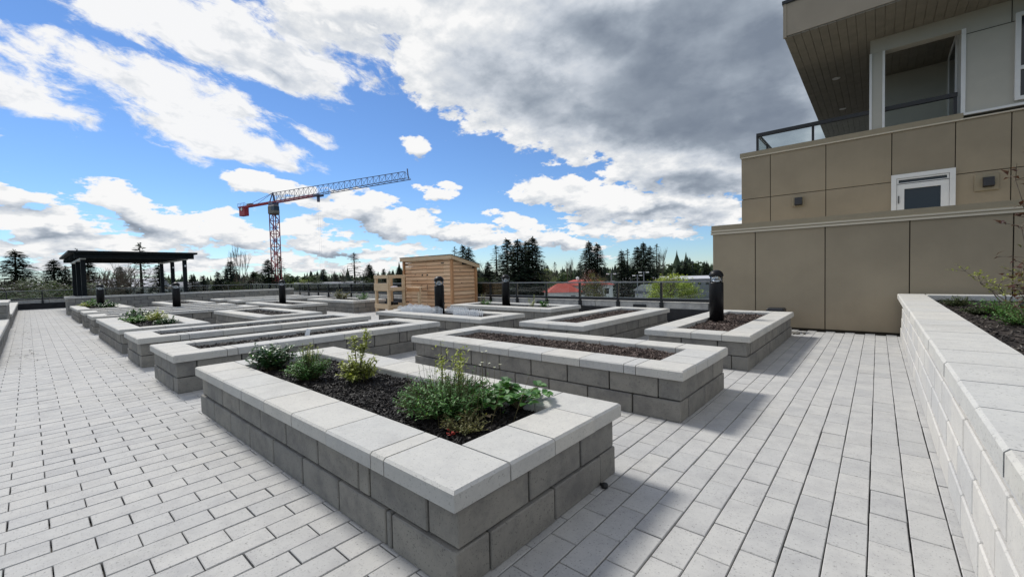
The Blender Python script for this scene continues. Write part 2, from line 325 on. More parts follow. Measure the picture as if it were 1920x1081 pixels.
# ------------------------------------------------------------------ mesh helpers
class MB:
    def __init__(s): s.v = []; s.f = []
    def add(s, vs, fs):
        o = len(s.v); s.v += [tuple(q) for q in vs]; s.f += [tuple(i+o for i in f) for f in fs]; return s
    def box(s, x0, x1, y0, y1, z0, z1, M=None):
        vs = [(x, y, z) for z in (z0, z1) for y in (y0, y1) for x in (x0, x1)]
        if M is not None: vs = [M @ Vector(q) for q in vs]
        return s.add(vs, [(0, 2, 3, 1), (4, 5, 7, 6), (0, 1, 5, 4), (2, 6, 7, 3), (0, 4, 6, 2), (1, 3, 7, 5)])
    def cbox(s, x0, x1, y0, y1, z0, z1, c, M=None):
        """box with every edge chamfered"""
        X, Y, Z = (x0, x1), (y0, y1), (z0, z1); vs = []; idx = {}
        for i in (0, 1):
            for j in (0, 1):
                for k in (0, 1):
                    sx, sy, sz = (1-2*i)*c, (1-2*j)*c, (1-2*k)*c
                    for a, q in enumerate(((X[i], Y[j]+sy, Z[k]+sz), (X[i]+sx, Y[j], Z[k]+sz), (X[i]+sx, Y[j]+sy, Z[k]))):
                        idx[i, j, k, a] = len(vs); vs.append(q)
        fs = []
        def q4(l): fs.append(tuple(l))
        for i in (0, 1): q4([idx[i, j, k, 0] for j, k in ((0, 0), (1, 0), (1, 1), (0, 1))][::(1 if i else -1)])
        for j in (0, 1): q4([idx[i, j, k, 1] for i, k in ((0, 0), (0, 1), (1, 1), (1, 0))][::(1 if j else -1)])
        for k in (0, 1): q4([idx[i, j, k, 2] for i, j in ((0, 0), (1, 0), (1, 1), (0, 1))][::(1 if k else -1)])
        for i in (0, 1):
            for j in (0, 1): q4([idx[i, j, 0, 0], idx[i, j, 1, 0], idx[i, j, 1, 1], idx[i, j, 0, 1]])
            for k in (0, 1): q4([idx[i, 0, k, 0], idx[i, 1, k, 0], idx[i, 1, k, 2], idx[i, 0, k, 2]])
        for j in (0, 1):
            for k in (0, 1): q4([idx[0, j, k, 1], idx[1, j, k, 1], idx[1, j, k, 2], idx[0, j, k, 2]])
        for i in (0, 1):
            for j in (0, 1):
                for k in (0, 1): q4([idx[i, j, k, a] for a in range(3)])
        if M is not None: vs = [M @ Vector(q) for q in vs]
        return s.add(vs, fs)
    def tube(s, pts, rad, n=6, cap=True):
        pts = [Vector(p) for p in pts]; rad = rad if isinstance(rad, (list, tuple)) else [rad]*len(pts)
        vs = []; fs = []
        for i, p in enumerate(pts):
            d = (pts[min(i+1, len(pts)-1)] - pts[max(i-1, 0)]).normalized()
            a = d.orthogonal().normalized() if i == 0 else (a - d*a.dot(d)).normalized()
            bb = d.cross(a)
            for k in range(n):
                t = 2*math.pi*k/n; vs.append(p + (a*math.cos(t)+bb*math.sin(t))*rad[i])
        for i in range(len(pts)-1):
            for k in range(n):
                k2 = (k+1) % n; fs.append((i*n+k, i*n+k2, (i+1)*n+k2, (i+1)*n+k))
        if cap: fs.append(tuple(range(n))[::-1]); fs.append(tuple((len(pts)-1)*n+k for k in range(n)))
        return s.add(vs, fs)
    def lathe(s, prof, n=24, c=(0, 0, 0)):
        vs = []; fs = []
        for r_, z in prof:
            for k in range(n):
                t = 2*math.pi*k/n; vs.append((c[0]+r_*math.cos(t), c[1]+r_*math.sin(t), c[2]+z))
        for i in range(len(prof)-1):
            for k in range(n):
                k2 = (k+1) % n; fs.append((i*n+k, i*n+k2, (i+1)*n+k2, (i+1)*n+k))
        fs.append(tuple(range(n))[::-1]); fs.append(tuple((len(prof)-1)*n+k for k in range(n)))
        return s.add(vs, fs)
    def bar(s, a, b_, w, h=None):
        """square bar between two points"""
        a = Vector(a); b_ = Vector(b_); d = b_-a; L = d.length
        M = Matrix.Translation(a) @ d.to_track_quat('Z', 'Y').to_matrix().to_4x4(); h = h or w
        return s.box(-w/2, w/2, -h/2, h/2, 0, L, M)
    def mesh(s, name, mt):
        me = bpy.data.meshes.new(name); me.from_pydata(s.v, [], s.f); me.update()
        if mt: me.materials.append(MATS[mt])
        return me
    def build(s, name, mt, parent=None, loc=None, smooth=False):
        me = s.mesh(name, mt)
        if smooth: me.polygons.foreach_set('use_smooth', [True]*len(me.polygons))
        o = bpy.data.objects.new(name, me); COL.objects.link(o)
        if parent: o.parent = parent
        if loc is not None: o.location = loc
        return o
def inst(name, me, parent, loc, rot=(0, 0, 0), scale=None):
    o = bpy.data.objects.new(name, me); COL.objects.link(o); o.parent = parent; o.location = loc; o.rotation_euler = rot
    if scale: o.scale = scale
    return o
def tag(o, label=None, cat=None, group=None, kind=None):
    if label: o['label'] = label
    if cat: o['category'] = cat
    if group: o['group'] = group
    if kind: o['kind'] = kind
    return o
def thing(name, label, cat, loc=(0, 0, 0), rz=0, group=None):
    o = bpy.data.objects.new(name, None); COL.objects.link(o); o.location = loc; o.rotation_euler = (0, 0, rz); o.empty_display_size = .2
    return tag(o, label, cat, group)
CACHE = {}
def cached(key, fn):
    if key not in CACHE: CACHE[key] = fn()
    return CACHE[key]
def stone_mesh(l, w, h, c, mt):
    """chamfered stone centred on its base, length along x"""
    k = (round(l, 3), round(w, 3), round(h, 3), c, mt)
    return cached(k, lambda: MB().cbox(-l/2, l/2, -w/2, w/2, 0, h, c).mesh('stone', mt))

# ------------------------------------------------------------------ the setting
GZ = -9.5
gm = MB(); ring = [0, 30, 80, 200, 500, 1200, 3000, 6500]; NS = 48
gm.v.append((0, 0, GZ))
for r_ in ring[1:]:
    for k in range(NS):
        a = 2*math.pi*k/NS; gm.v.append((r_*math.cos(a), r_*math.sin(a), GZ + (0 if r_ < 400 else 1.2*math.sin(5*a)*r_/1200)))
for k in range(NS): gm.f.append((0, 1+k, 1+(k+1) % NS))
for i in range(len(ring)-2):
    for k in range(NS):
        k2 = (k+1) % NS; gm.f.append((1+i*NS+k, 1+(i+1)*NS+k, 1+(i+1)*NS+k2, 1+i*NS+k2))
tag(gm.build('ground', 'terrain'), kind='structure')
# podium that carries the terrace
tag(MB().box(-36.6, 9, -14, 11.45, GZ, -.30).build('podium', 'kerb_concrete'), 'concrete podium building under the terrace', 'building')
floor = tag(MB().box(-36.2, 9, -14, 11.05, -.29, -.035).build('terrace_floor', 'bedding'), kind='structure')

# planters: name, x0,x1,y0,y1, label, mulch
PL = [
    ('P1', -5.32, -1.29, 1.10, 2.57, 'raised concrete block planter in the foreground with herbs and strawberry plants', 'black'),
    ('P3', -5.22, -1.27, 3.70, 5.15, 'raised block planter with only brown bark mulch right behind the foreground planter', 'brown'),
    ('P2', -7.80, -6.34, 1.10, 5.17, 'long block planter with mulch and a white plant marker, behind the foreground planter', 'dark'),
    ('P8', -10.24, -8.78, 1.10, 5.15, 'long mulch filled planter between the white marker planter and the leafy planter', 'dark'),
    ('P9', -14.89, -10.83, 1.10, 2.55, 'block planter at the left walkway with dark and yellow green leafy plants', 'black'),
    ('P10a', -17.34, -15.89, 1.10, 5.15, 'narrow end block planter next behind the leafy walkway planter', 'dark'),
    ('P10b', -19.79, -18.34, 1.10, 5.15, 'block planter carrying the bollard nearest the pergola front right post', 'dark'),
    ('P14', -24.90, -20.85, 1.10, 2.57, 'farthest left planter with low greenery around a black bollard, beside the pergola wall', 'black'),
    ('P15', -24.90, -20.85, 3.67, 5.14, 'low looking far planter against the long pergola wall, empty of plants', 'dark'),
    ('P11', -14.90, -11.05, 3.60, 5.07, 'mulch planter in the middle of the left group with gravelly brown soil', 'dark'),
    ('P12', -19.10, -15.05, 5.70, 7.12, 'far planter carrying the bollard in front of the crane mast', 'dark'),
    ('P13', -19.10, -15.10, 8.12, 9.55, 'far planter with pale green plants next to the wooden potting bench', 'dark'),
    ('P16', -25.10, -23.65, 5.95, 9.90, 'farthest planter along the pergola wall near the fence corner', 'dark'),
    ('P17', -22.40, -20.95, 5.95, 9.90, 'second farthest planter along the pergola wall near the fence corner', 'dark'),
    ('P6', -9.78, -5.93, 5.87, 7.24, 'block planter holding white wire edging and a black bollard before the shed', 'dark'),
    ('P7', -9.80, -6.06, 8.40, 9.80, 'planter with small seedlings and a bollard in front of the glass railing', 'dark'),
    ('P5', -5.02, -3.64, 5.95, 9.75, 'mulch planter pointing at the railing, left of the planter with the largest bollard', 'brown'),
    ('P4', -2.68, -1.25, 6.13, 9.92, 'mulch planter with the largest looking bollard, next to the tan wall', 'brown'),
]
def inside(x, y):
    for q in PL:
        if q[1]+.26 < x < q[2]-.26 and q[3]+.30 < y < q[4]-.30: return True
    return False

# pavers: rows 0.156 wide running along y, half bond
PW, PLN, GAP = .1562, .3110, .0050
def paver_vs(l, w, c=.0026, h=.05):
    a, b_ = w/2, l/2
    vs = [(-a+c, -b_+c, 0), (a-c, -b_+c, 0), (a-c, b_-c, 0), (-a+c, b_-c, 0), (-a, -b_, -c), (a, -b_, -c), (a, b_, -c), (-a, b_, -c), (-a, -b_, -h), (a, -b_, -h), (a, b_, -h), (-a, b_, -h)]
    fs = [(0, 1, 2, 3)] + [(4+k, 4+(k+1) % 4, (k+1) % 4, k) for k in range(4)] + [(8+k, 8+(k+1) % 4, 4+(k+1) % 4, 4+k) for k in range(4)]
    return vs, fs
rp = random.Random(3)
allp = []
for i in range(-232, 5):
    xc = -.03 + (i+.5)*PW
    if xc > .45: continue
    j0 = -.155 if i % 2 else 0.0
    for j in range(-13, 28):
        yc = 2.98 + j0 + (j-.5)*PLN
        if yc > 10.9 or yc < -1.05 or inside(xc, yc): continue
        px, py, d = proj((xc, yc, 0))
        if d < .3 or not (-120 < px < 2040 and py < 1260): continue
        allp.append((1/(d*d*d), xc, yc, (-40 < px < 1960 and py < 1110)))
near = sorted([q for q in allp if q[3]], reverse=True)[:300]; ns_ = set((q[1], q[2]) for q in near)
field = MB()
pv, pf = paver_vs(PLN-GAP, PW-GAP)
pmesh = [MB().add(*paver_vs(PLN-GAP-.0012*k, PW-GAP-.0008*k, .0026+.0006*k)).mesh('paver', 'paver') for k in range(3)]
for q in allp:
    x, y = q[1]+rp.uniform(-.001, .001), q[2]+rp.uniform(-.0014, .0014); z = rp.uniform(-.0016, .0014); tx, ty, tz = (rp.uniform(-.006, .006), rp.uniform(-.0035, .0035), rp.uniform(-.004, .004))
    if (q[1], q[2]) in ns_:
        inst('paver', rp.choice(pmesh), floor, (x, y, z), (ty, tx, tz))
    else:
        cz, sz = math.cos(tz), math.sin(tz)
        field.add([(x+a*cz-b_*sz, y+a*sz+b_*cz, z+c_-a*tx+b_*ty) for a, b_, c_ in pv], pf)
tag(field.build('paver_field', 'paver', floor), kind='stuff')

# ------------------------------------------------------------------ block planters
CAPH, CAPW = .09, .345
def fill(total, unit, filler=None, rev=False):
    n = int((total+.02)//unit); rest = total-n*unit
    if rest < .05: l = [total/n]*n
    elif rest < .2: l = [unit]*n; l.insert(n-1, rest)
    else: l = [unit]*n + [rest]
    return l[::-1] if rev else l
def run(parent, name, lens, x, y, z, ax, w, h, c, mt, rj, gap=.006, inward=0):
    """a course of stones starting at (x,y), going along ax ('x' or 'y'); y (or x) is the centre line"""
    s = 0
    for L in lens:
        me = stone_mesh(L-gap, w, h, c, mt); jx = rj.uniform(-.0022, .0022)
        if ax == 'x': inst(name, me, parent, (x+s+L/2, y+jx, z+rj.uniform(0, .0012)), (0, 0, rj.uniform(-.003, .003)))
        else: inst(name, me, parent, (x+jx, y+s+L/2, z+rj.uniform(0, .0012)), (0, 0, math.pi/2+rj.uniform(-.003, .003)))
        s += L
def chip_mesh(L, W, n, size, mt, seed, amp=.012):
    def mk():
        rr = random.Random(seed); mb = MB(); nx, ny = int(L/.12)+1, int(W/.12)+1
        hz = {}
        for i in range(nx+1):
            for j in range(ny+1): hz[i, j] = rr.uniform(-amp, amp)
        vs = [(-L/2+L*i/nx, -W/2+W*j/ny, hz[i, j]) for i in range(nx+1) for j in range(ny+1)]
        mb.add(vs, [(i*(ny+1)+j, (i+1)*(ny+1)+j, (i+1)*(ny+1)+j+1, i*(ny+1)+j+1) for i in range(nx) for j in range(ny)])
        for _ in range(n):
            x, y = rr.uniform(-L/2+.01, L/2-.01), rr.uniform(-W/2+.01, W/2-.01)
            l = size*rr.uniform(.45, 1.35); w = size*rr.uniform(.14, .42); h = size*rr.uniform(.06, .2)
            i, j = min(nx-1, int((x+L/2)/L*nx)), min(ny-1, int((y+W/2)/W*ny))
            M = Matrix.Translation((x, y, hz[i, j]+rr.uniform(.002, .016))) @ Euler((rr.gauss(0, .38), rr.gauss(0, .38), rr.uniform(0, 6.28))).to_matrix().to_4x4()
            k = rr.uniform(.4, .9); k2 = rr.uniform(-.3, .3)
            vs = [(-l/2, -w/2*k, -h/2), (l/2, -w/2, -h/2), (l/2*k, w/2, -h/2), (-l/2, w/2*k, -h/2), (-l/2*k, -w/2*k+k2*w, h/2), (l/2*.9, -w/2*.8, h/2), (l/2*k, w/2*.7, h/2), (-l/2*.95, w/2*k, h/2)]
            mb.add([M @ Vector(q) for q in vs], [(0, 3, 2, 1), (4, 5, 6, 7), (0, 1, 5, 4), (1, 2, 6, 5), (2, 3, 7, 6), (3, 0, 4, 7)])
        return mb.mesh('mulch', mt)
    return cached(('chips', round(L, 1), round(W, 1), n, mt), mk)
def cap_mesh(l, w, h, e0, e1, mt):
    """cap stone, length along x, outer edge towards -y bevelled; e0/e1 bevel the ends of a corner stone"""
    def mk():
        c = .012; j = .0014; a, b_ = l/2, w/2; i0, i1 = (c if e0 else j), (c if e1 else j)
        vs = [(-a+i0, -b_+c, h), (a-i1, -b_+c, h), (a-i1, b_-.004, h), (-a+i0, b_-.004, h), (-a, -b_, h-c), (a, -b_, h-c), (a, b_, h-c), (-a, b_, h-c), (-a, -b_, .004), (a, -b_, .004), (a, b_, .004), (-a, b_, .004), (-a+.004, -b_+.004, 0), (a-.004, -b_+.004, 0), (a-.004, b_-.004, 0), (-a+.004, b_-.004, 0)]
        fs = [(0, 1, 2, 3)]+[(4*r_+4+k, 4*r_+4+(k+1) % 4, 4*r_+(k+1) % 4, 4*r_+k) for r_ in range(3) for k in range(4)]+[(15, 14, 13, 12)]
        return MB().add(vs, fs).mesh('cap_stone', mt)
    return cached(('cap', round(l, 3), round(w, 3), h, e0, e1, mt), mk)
def caps(parent, lens, x, y, z, ax, out, w, rj, e0=False, e1=False, mt='cap', gap=.0075):
    """run of cap stones; out = +1/-1 side that faces outwards"""
    s = 0; n = len(lens)
    for i, L in enumerate(lens):
        a0, a1 = (e0 and i == 0), (e1 and i == n-1); rz = 0 if ax == 'x' else math.pi/2
        fl = (out > 0) if ax == 'x' else (out < 0)
        if fl: rz += math.pi; a0, a1 = a1, a0
        me = cap_mesh(L-gap, w, CAPH, a0, a1, mt)
        p = (x+s+L/2, y+rj.uniform(-.0012, .0012), z+rj.uniform(0, .0008)) if ax == 'x' else (x+rj.uniform(-.0012, .0012), y+s+L/2, z+rj.uniform(0, .0008))
        inst('cap_stone', me, parent, p, (0, 0, rz+rj.uniform(-.0015, .0015))); s += L
TOPZ = .47
MULZ = .405
def planter(q):
    key, x0, x1, y0, y1, label, mul = q
    X, Y = x1-x0, y1-y0; longx = X > Y; L, Wd = (X, Y) if longx else (Y, X)
    rj = random.Random(hash(key) & 0xffff if False else sum(map(ord, key))*13)
    root = thing('raised_planter', label, 'planter', ((x0+x1)/2, (y0+y1)/2, 0), 0 if longx else math.pi/2, 'raised block planters on the terrace')
    a, b_ = L/2, Wd/2
    flip = not longx
    # caps: long sides run through
    u = .489
    lens = [.465, .48]+[u]*5+[.12]; lens.append(L-sum(lens))
    if lens[-1] < .3: lens = fill(L, u)
    zc = TOPZ-CAPH
    caps(root, lens if not flip else lens[::-1], -a, -b_+CAPW/2, zc, 'x', -1, CAPW, rj, True, True)
    caps(root, lens[::-1] if not flip else lens, -a, b_-CAPW/2, zc, 'x', 1, CAPW, rj, True, True)
    s = Wd-2*CAPW
    caps(root, [s*.46, s*.54], a-CAPW/2, -b_+CAPW, zc, 'y', 1, CAPW, rj)
    caps(root, [s*.54, s*.46], -a+CAPW/2, -b_+CAPW, zc, 'y', -1, CAPW, rj)
    t = .20
    # upper course: short sides run through; lower course: long sides run through and stand 12 mm proud
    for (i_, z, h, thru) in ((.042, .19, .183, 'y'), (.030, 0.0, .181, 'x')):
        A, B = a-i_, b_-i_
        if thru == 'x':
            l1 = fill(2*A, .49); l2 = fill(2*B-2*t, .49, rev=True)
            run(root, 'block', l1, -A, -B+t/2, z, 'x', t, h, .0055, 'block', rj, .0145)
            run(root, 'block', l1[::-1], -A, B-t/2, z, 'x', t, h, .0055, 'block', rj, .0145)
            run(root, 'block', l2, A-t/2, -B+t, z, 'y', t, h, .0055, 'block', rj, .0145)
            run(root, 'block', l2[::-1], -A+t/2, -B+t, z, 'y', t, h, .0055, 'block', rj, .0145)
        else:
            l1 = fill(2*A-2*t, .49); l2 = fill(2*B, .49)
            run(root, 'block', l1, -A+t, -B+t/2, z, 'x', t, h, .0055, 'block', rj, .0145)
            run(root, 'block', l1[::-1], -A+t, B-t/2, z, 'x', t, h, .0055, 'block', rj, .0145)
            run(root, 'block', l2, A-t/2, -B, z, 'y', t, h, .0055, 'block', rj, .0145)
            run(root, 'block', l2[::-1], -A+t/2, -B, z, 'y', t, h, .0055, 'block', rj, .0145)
    MB().box(-a+.235, a-.235, -b_+.235, b_-.235, .01, MULZ-.03).build('soil', 'soil', root)
    iL, iW = L-2*CAPW+.02, Wd-2*CAPW+.02
    if key == 'P1': me = chip_mesh(iL, iW, 15000, .042, 'mulch_black', 5, .010)
    elif key == 'P3': me = chip_mesh(iL, iW, 9000, .040, 'mulch_brown', 6)
    else:
        dist = -x1*.656 + y0*.755
        n = 4200 if dist < 9 else 2200
        me = chip_mesh(iL, iW, n, .055 if dist < 9 else .07, {'black': 'mulch_black', 'brown': 'mulch_brown', 'dark': 'mulch_dark'}[mul], 8)
    mo = inst('mulch', me, root, (0, 0, MULZ)); mo['kind'] = 'stuff'
    return root
for q in PL: planter(q)

# ------------------------------------------------------------------ block walls
def wall_course(root, name, x, y, z, ax, total, w, h, mt, rj, off):
    lens = fill(total, .49); lens = [off]+fill(total-off, .49) if off else lens
    run(root, name, lens, x, y, z, ax, w, h-.003, .007, mt, rj, .010)
# right hand bed wall
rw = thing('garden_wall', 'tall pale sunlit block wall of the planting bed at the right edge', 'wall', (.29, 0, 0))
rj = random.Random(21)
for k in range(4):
    z = k*.18; wall_course(rw, 'block', .10+.010*k+.034, -.6, z, 'y', 11.35, .2, .178, 'block_sunlit', rj, (.25, 0, .37, .12)[k])
caps(rw, fill(11.33, .489), CAPW/2+.0, -.6, .72, 'y', -1, CAPW+.02, rj, False, True)
for k in range(4):
    z = k*.18; wall_course(rw, 'block', .36, 10.55, z, 'x', 6.0, .2, .178, 'block', rj, (.25, 0)[k % 2])
caps(rw, fill(6.0, .489), .37, 10.57, .72, 'x', 1, CAPW-.02, rj)
MB().box(.31, 6.2, -.5, 10.35, -.02, .64).build('soil', 'soil', rw)
mo = inst('mulch', chip_mesh(3.2, 10.0, 16000, .06, 'mulch_dark', 31, .02), rw, (.35+1.6, 5.4, .665)); mo['kind'] = 'stuff'
# pergola wall
pw = thing('garden_wall', 'long grey block wall running under the dark pergola', 'wall', (-26.8, 0, 0))
for k in range(4):
    z = k*.18; wall_course(pw, 'block', -.135, 1.12, z, 'y', 9.5, .2, .178, 'block', rj, (0, .25)[k % 2])
    wall_course(pw, 'block', -1.4, 1.22, z, 'x', 1.15, .2, .178, 'block', rj, (.25, 0)[k % 2])
caps(pw, fill(9.55, .489), -CAPW/2, 1.08, .72, 'y', 1, CAPW, rj, True, True)
caps(pw, fill(1.1, .489), -CAPW-1.1, 1.08+CAPW/2, .72, 'x', -1, CAPW, rj)
# seat wall at the left edge with the higher block pier
lw = thing('seat_wall', 'low pale seat wall along the left walkway edge', 'wall', (0, -.36, 0))
for (xa, xb) in ((-35.6, -21.0), (-17.9, -11.0)):
    for k in range(2): wall_course(lw, 'block', xa, -.13, k*.18, 'x', xb-xa, .2, .178, 'block', rj, (0, .25)[k])
    caps(lw, fill(xb-xa, .489), xa, -.30, .36, 'x', 1, .6, rj, True, True)
pr = thing('block_pier', 'taller block pier rising from the seat wall at the left edge', 'pier', (-19.45, -1.2, 0))
for k in range(4):
    z = k*.205; wall_course(pr, 'block', -1.5, .70, z, 'x', 3.0, .2, .203, 'block', rj, (0, .25)[k % 2])
    wall_course(pr, 'block', 1.38, -.80, z, 'y', 1.39, .2, .203, 'block', rj, (.25, 0)[k % 2])
caps(pr, fill(3.06, .489), -1.53, .66, .82, 'x', 1, CAPW, rj, True, True)
caps(pr, fill(1.3, .489), 1.36, -.82, .82, 'y', 1, CAPW, rj)

# ------------------------------------------------------------------ parapet and glass railings
def parapet(name_label, p0, p1, rail_label):
    p0, p1 = Vector(p0), Vector(p1); d = p1-p0; L = d.length; rz = math.atan2(d.y, d.x)
    root = thing('parapet', name_label, 'wall', p0, rz)
    MB().box(0, L, 0, .30, -.03, .33).build('membrane_upstand', 'dark_membrane', root)
    n = int(L/3.2)
    for k in range(n):
        MB().cbox(L*k/n+.006, L*(k+1)/n-.006, .03, .28, .331, .515, .01).build('kerb', 'kerb_concrete', root)
    rr = thing('glass_railing', rail_label, 'railing', p0, rz)
    pm = MB().box(-.025, .025, -.035, .035, .30, 1.03).box(-.045, .045, -.03, .09, .33, .50).mesh('post', 'black_metal')
    N = int(round(L/1.28)); st = L/N
    for k in range(N+1): inst('post', pm, rr, (min(L-.03, max(.03, st*k)), .0, 0))
    MB().box(0, L, -.03, .03, 1.031, 1.066).build('top_rail', 'rail_top', rr)
    MB().box(0, L, -.025, .025, .53, .60).build('bottom_rail', 'black_metal', rr)
    MB().box(0, L, -.028, .028, .601, .617).build('glazing_bead', 'rail_top', rr)
    gme = MB().box(.035, st-.035, -.005, .005, .618, 1.030).mesh('glass_panel', 'glass')
    for k in range(N): inst('glass_panel', gme, rr, (st*k, 0, 0))
parapet('dark upstand and concrete kerb along the far side of the terrace', (-36.0, 11.1, 0), (-3.10, 11.1, 0), 'black posted glass railing along the far side behind shed and planters')
parapet('dark upstand and concrete kerb at the far left end of the terrace', (-36.0, -6.0, 0), (-36.0, 11.0, 0), 'glass railing at the far left end, seen beneath the pergola')
# scuppers in the kerb
for x, w in ((-8.55, .30), (-5.15, .35)):
    tag(MB().box(x, x+w, 11.05, 11.125, .35, .43).build('drain_scupper', 'black_metal'), 'dark drain slot in the concrete kerb '+('under the red roof side' if x < -7 else 'near the brown bare bush'), 'drain')

# ------------------------------------------------------------------ building on the right
YL = 10.9
def lx(px, py=400): return on_y(px, py, YL)
bl = thing('apartment_building', 'tan panelled apartment building with balcony at the right', 'building', (0, YL, 0))
YU = 12.5
MB().box(-3.0, 9, .03, 14, -.3, 2.19).build('lower_wall', 'groove', bl)
xs = [-3.02, -2.11, -.83, .45, 1.72, 3.0, 4.28, 5.56, 6.84]
for a, b_ in zip(xs[:-1], xs[1:]):
    MB().cbox(a+.008, b_-.008, 0, .03, .045, 2.175, .003).build('wall_panel', 'panel', bl)
MB().box(-3.02, -2.995, .031, 13.9, .0, 2.175).build('wall_panel', 'panel', bl)
MB().box(-3.05, 9, -.035, 14, 2.176, 2.215).build('drip_edge', 'flash_pale', bl)
MB().box(-3.04, 9, -.022, 14, 2.2155, 2.24).build('flashing', 'flashing', bl)
MB().box(-3.05, 9, -.032, 14, 2.2405, 2.275).build('drip_edge', 'flash_pale', bl)
MB().box(-3.04, 9, -.02, .35, 2.2755, 2.39).build('coping', 'flashing', bl)
k = YU/YL
def ux(v): return v*k
def uz(z): return 1.35+(z-1.35)*k
dy = YU-YL
MB().box(ux(-2.36), 9, dy+.03, 14, 2.2, uz(3.86)).build('upper_wall', 'groove', bl)
ujx = [ux(v) for v in (-2.39, -1.81, -.82, .19, 1.03, 1.68, 2.6, 3.6)]
zj = uz(2.93); zt = uz(3.86); zd = uz(3.05)
for a, b_ in zip(ujx[:-1], ujx[1:]):
    hole = abs(a-ux(.19)) < .01
    MB().cbox(a+.007, b_-.007, dy, dy+.03, (zd+.01 if hole else zj+.007), zt, .003).build('wall_panel', 'panel', bl)
    if not hole: MB().cbox(a+.007, b_-.007, dy, dy+.03, 2.3, zj-.007, .003).build('wall_panel', 'panel', bl)
MB().box(ux(-2.40), 9, dy-.035, dy+.28, zt+.002, zt+.03).build('drip_edge', 'flash_pale', bl)
MB().box(ux(-2.41), ux(1.12), dy-.03, dy+.30, zt+.0305, uz(3.985)).build('coping', 'flashing', bl)
# terrace door of the upper level
def frame(mb, x0, x1, z0, z1, y0, y1, w):
    mb.box(x0, x0+w, y0, y1, z0, z1).box(x1-w, x1, y0, y1, z0, z1).box(x0+w, x1-w, y0, y1, z1-w, z1).box(x0+w, x1-w, y0, y1, z0, z0+w)
x0, x1 = ux(.185), ux(1.035)
dr = MB(); frame(dr, x0, x1, 1.9, zd, dy-.05, dy+.02, .085); frame(dr, x0+.09, x1-.09, 1.9, zd-.20, dy-.03, dy+.02, .12)
frame(dr, x0+.09, x1-.09, zd-.215, zd-.09, dy-.03, dy+.02, .03)
door = dr.build('door', 'white_trim', bl)
MB().box(x0+.20, x1-.20, dy+.005, dy+.015, 1.95, zd-.31).build('pane', 'window_dark', door)
MB().box(x0+.12, x1-.12, dy+.005, dy+.015, zd-.19, zd-.115).build('pane', 'window_dark', door)
MB().box(x0+.115, x0+.13, dy-.05, dy-.028, zd-.62, zd-.46).build('handle', 'black_metal', door)
# vents
for vx, vz, s in ((-1.30, 2.755, .24), (1.405, 2.735, .33)):
    x, z = ux(vx), uz(vz)
    vb = MB().cbox(x-s/2, x+s/2, dy-.035, dy-.001, z-s/2, z+s/2, .01).build('vent_plate', 'flashing', bl)
    hx, h0, h1 = .075, -.10, .10; x += .02
    h = MB(); h.add([(x-hx, dy-.036, z+h0), (x+hx, dy-.036, z+h0), (x+hx, dy-.15, z+h0+.02), (x-hx, dy-.15, z+h0+.02), (x-hx, dy-.036, z+h1), (x+hx, dy-.036, z+h1), (x+hx, dy-.10, z+h1-.01), (x-hx, dy-.10, z+h1-.01)],
          [(0, 1, 2, 3), (4, 7, 6, 5), (3, 2, 6, 7), (0, 3, 7, 4), (1, 5, 6, 2)])
    h.build('vent_hood', 'black_metal', vb)
# top floor: roof slab with plank soffit
YR = 11.03-YL; ZS = 6.34; XR = -1.57
MB().box(XR, 9, YR, 13, ZS+.03, 7.05).build('roof', 'fascia_tan', bl)
MB().box(XR-.03, 9, YR-.03, 13, 7.052, 7.12).build('roof_edge', 'black_metal', bl)
MB().box(XR-.012, XR+.05, YR-.012, YR+.05, ZS, 7.05).build('corner_trim', 'fascia_tan', bl)
pkm = [MB().cbox(-.0725, .0725, 0, l, 0, .028, .004).mesh('soffit_plank', 'soffit') for l in (4.0, 8.3)]
for i in range(44):
    x = XR+.085+i*.150
    inst('soffit_plank', pkm[0], bl, (x, YR+.02, ZS)); inst('soffit_plank', pkm[1], bl, (x, YR+4.03, ZS))
for px, py in ((1568, 147), (1580, 204)):
    d = ray(px, py); p_ = EYE+d*((ZS-EYE.z)/d.z)
    MB().lathe([(.085, -.012), (.09, -.004), (.09, 0.0)], 20, (p_.x, p_.y-YL, ZS-.001)).build('recessed_light', 'white_trim', bl)
# balcony recess: column, beam, light panelled wall, window
zc0 = uz(3.99)
cx0, cx1 = ux(-.13), ux(.075)
MB().box(cx0, cx1, dy+.02, dy+.26, zc0, ZS-.30).build('column', 'panel_light', bl)
MB().box(cx0-.012, cx0+.03, dy-.0, dy+.05, zc0, ZS-.30).build('corner_trim', 'white_trim', bl)
MB().box(cx1-.03, cx1+.012, dy-.0, dy+.05, zc0, ZS-.30).build('corner_trim', 'white_trim', bl)
MB().box(cx0, ux(1.10), dy+.02, dy+.26, ZS-.298, ZS-.002).build('beam', 'panel_light', bl)
MB().box(ux(1.10), 9, dy+.02, dy+.3, zc0-.05, ZS-.002).build('wall', 'panel_light', bl)
MB().box(ux(1.10), ux(1.10)+.2, dy+.3, dy+2.6, zc0-.4, ZS-.002).build('side_wall', 'panel_light', bl)
MB().box(ux(1.10)-.012, ux(1.10)+.05, dy, dy+.05, zc0-.04, ZS-.30).build('corner_trim', 'white_trim', bl)
MB().box(.0, ux(1.10)+.2, dy+2.6, dy+2.8, zc0-.4, ZS-.002).build('back_wall', 'panel_light', bl)
MB().box(ux(1.105), 9, dy-.02, dy+.018, zc0-.055, zc0-.01).build('trim_band', 'white_trim', bl)
MB().box(ux(1.12), 4.0, dy+.012, dy+.0195, ZS-.42, ZS-.41).build('panel_joint', 'groove', bl)
MB().box(ux(1.66), ux(1.66)+.01, dy+.012, dy+.0195, ZS-.41, ZS-.002).build('panel_joint', 'groove', bl)
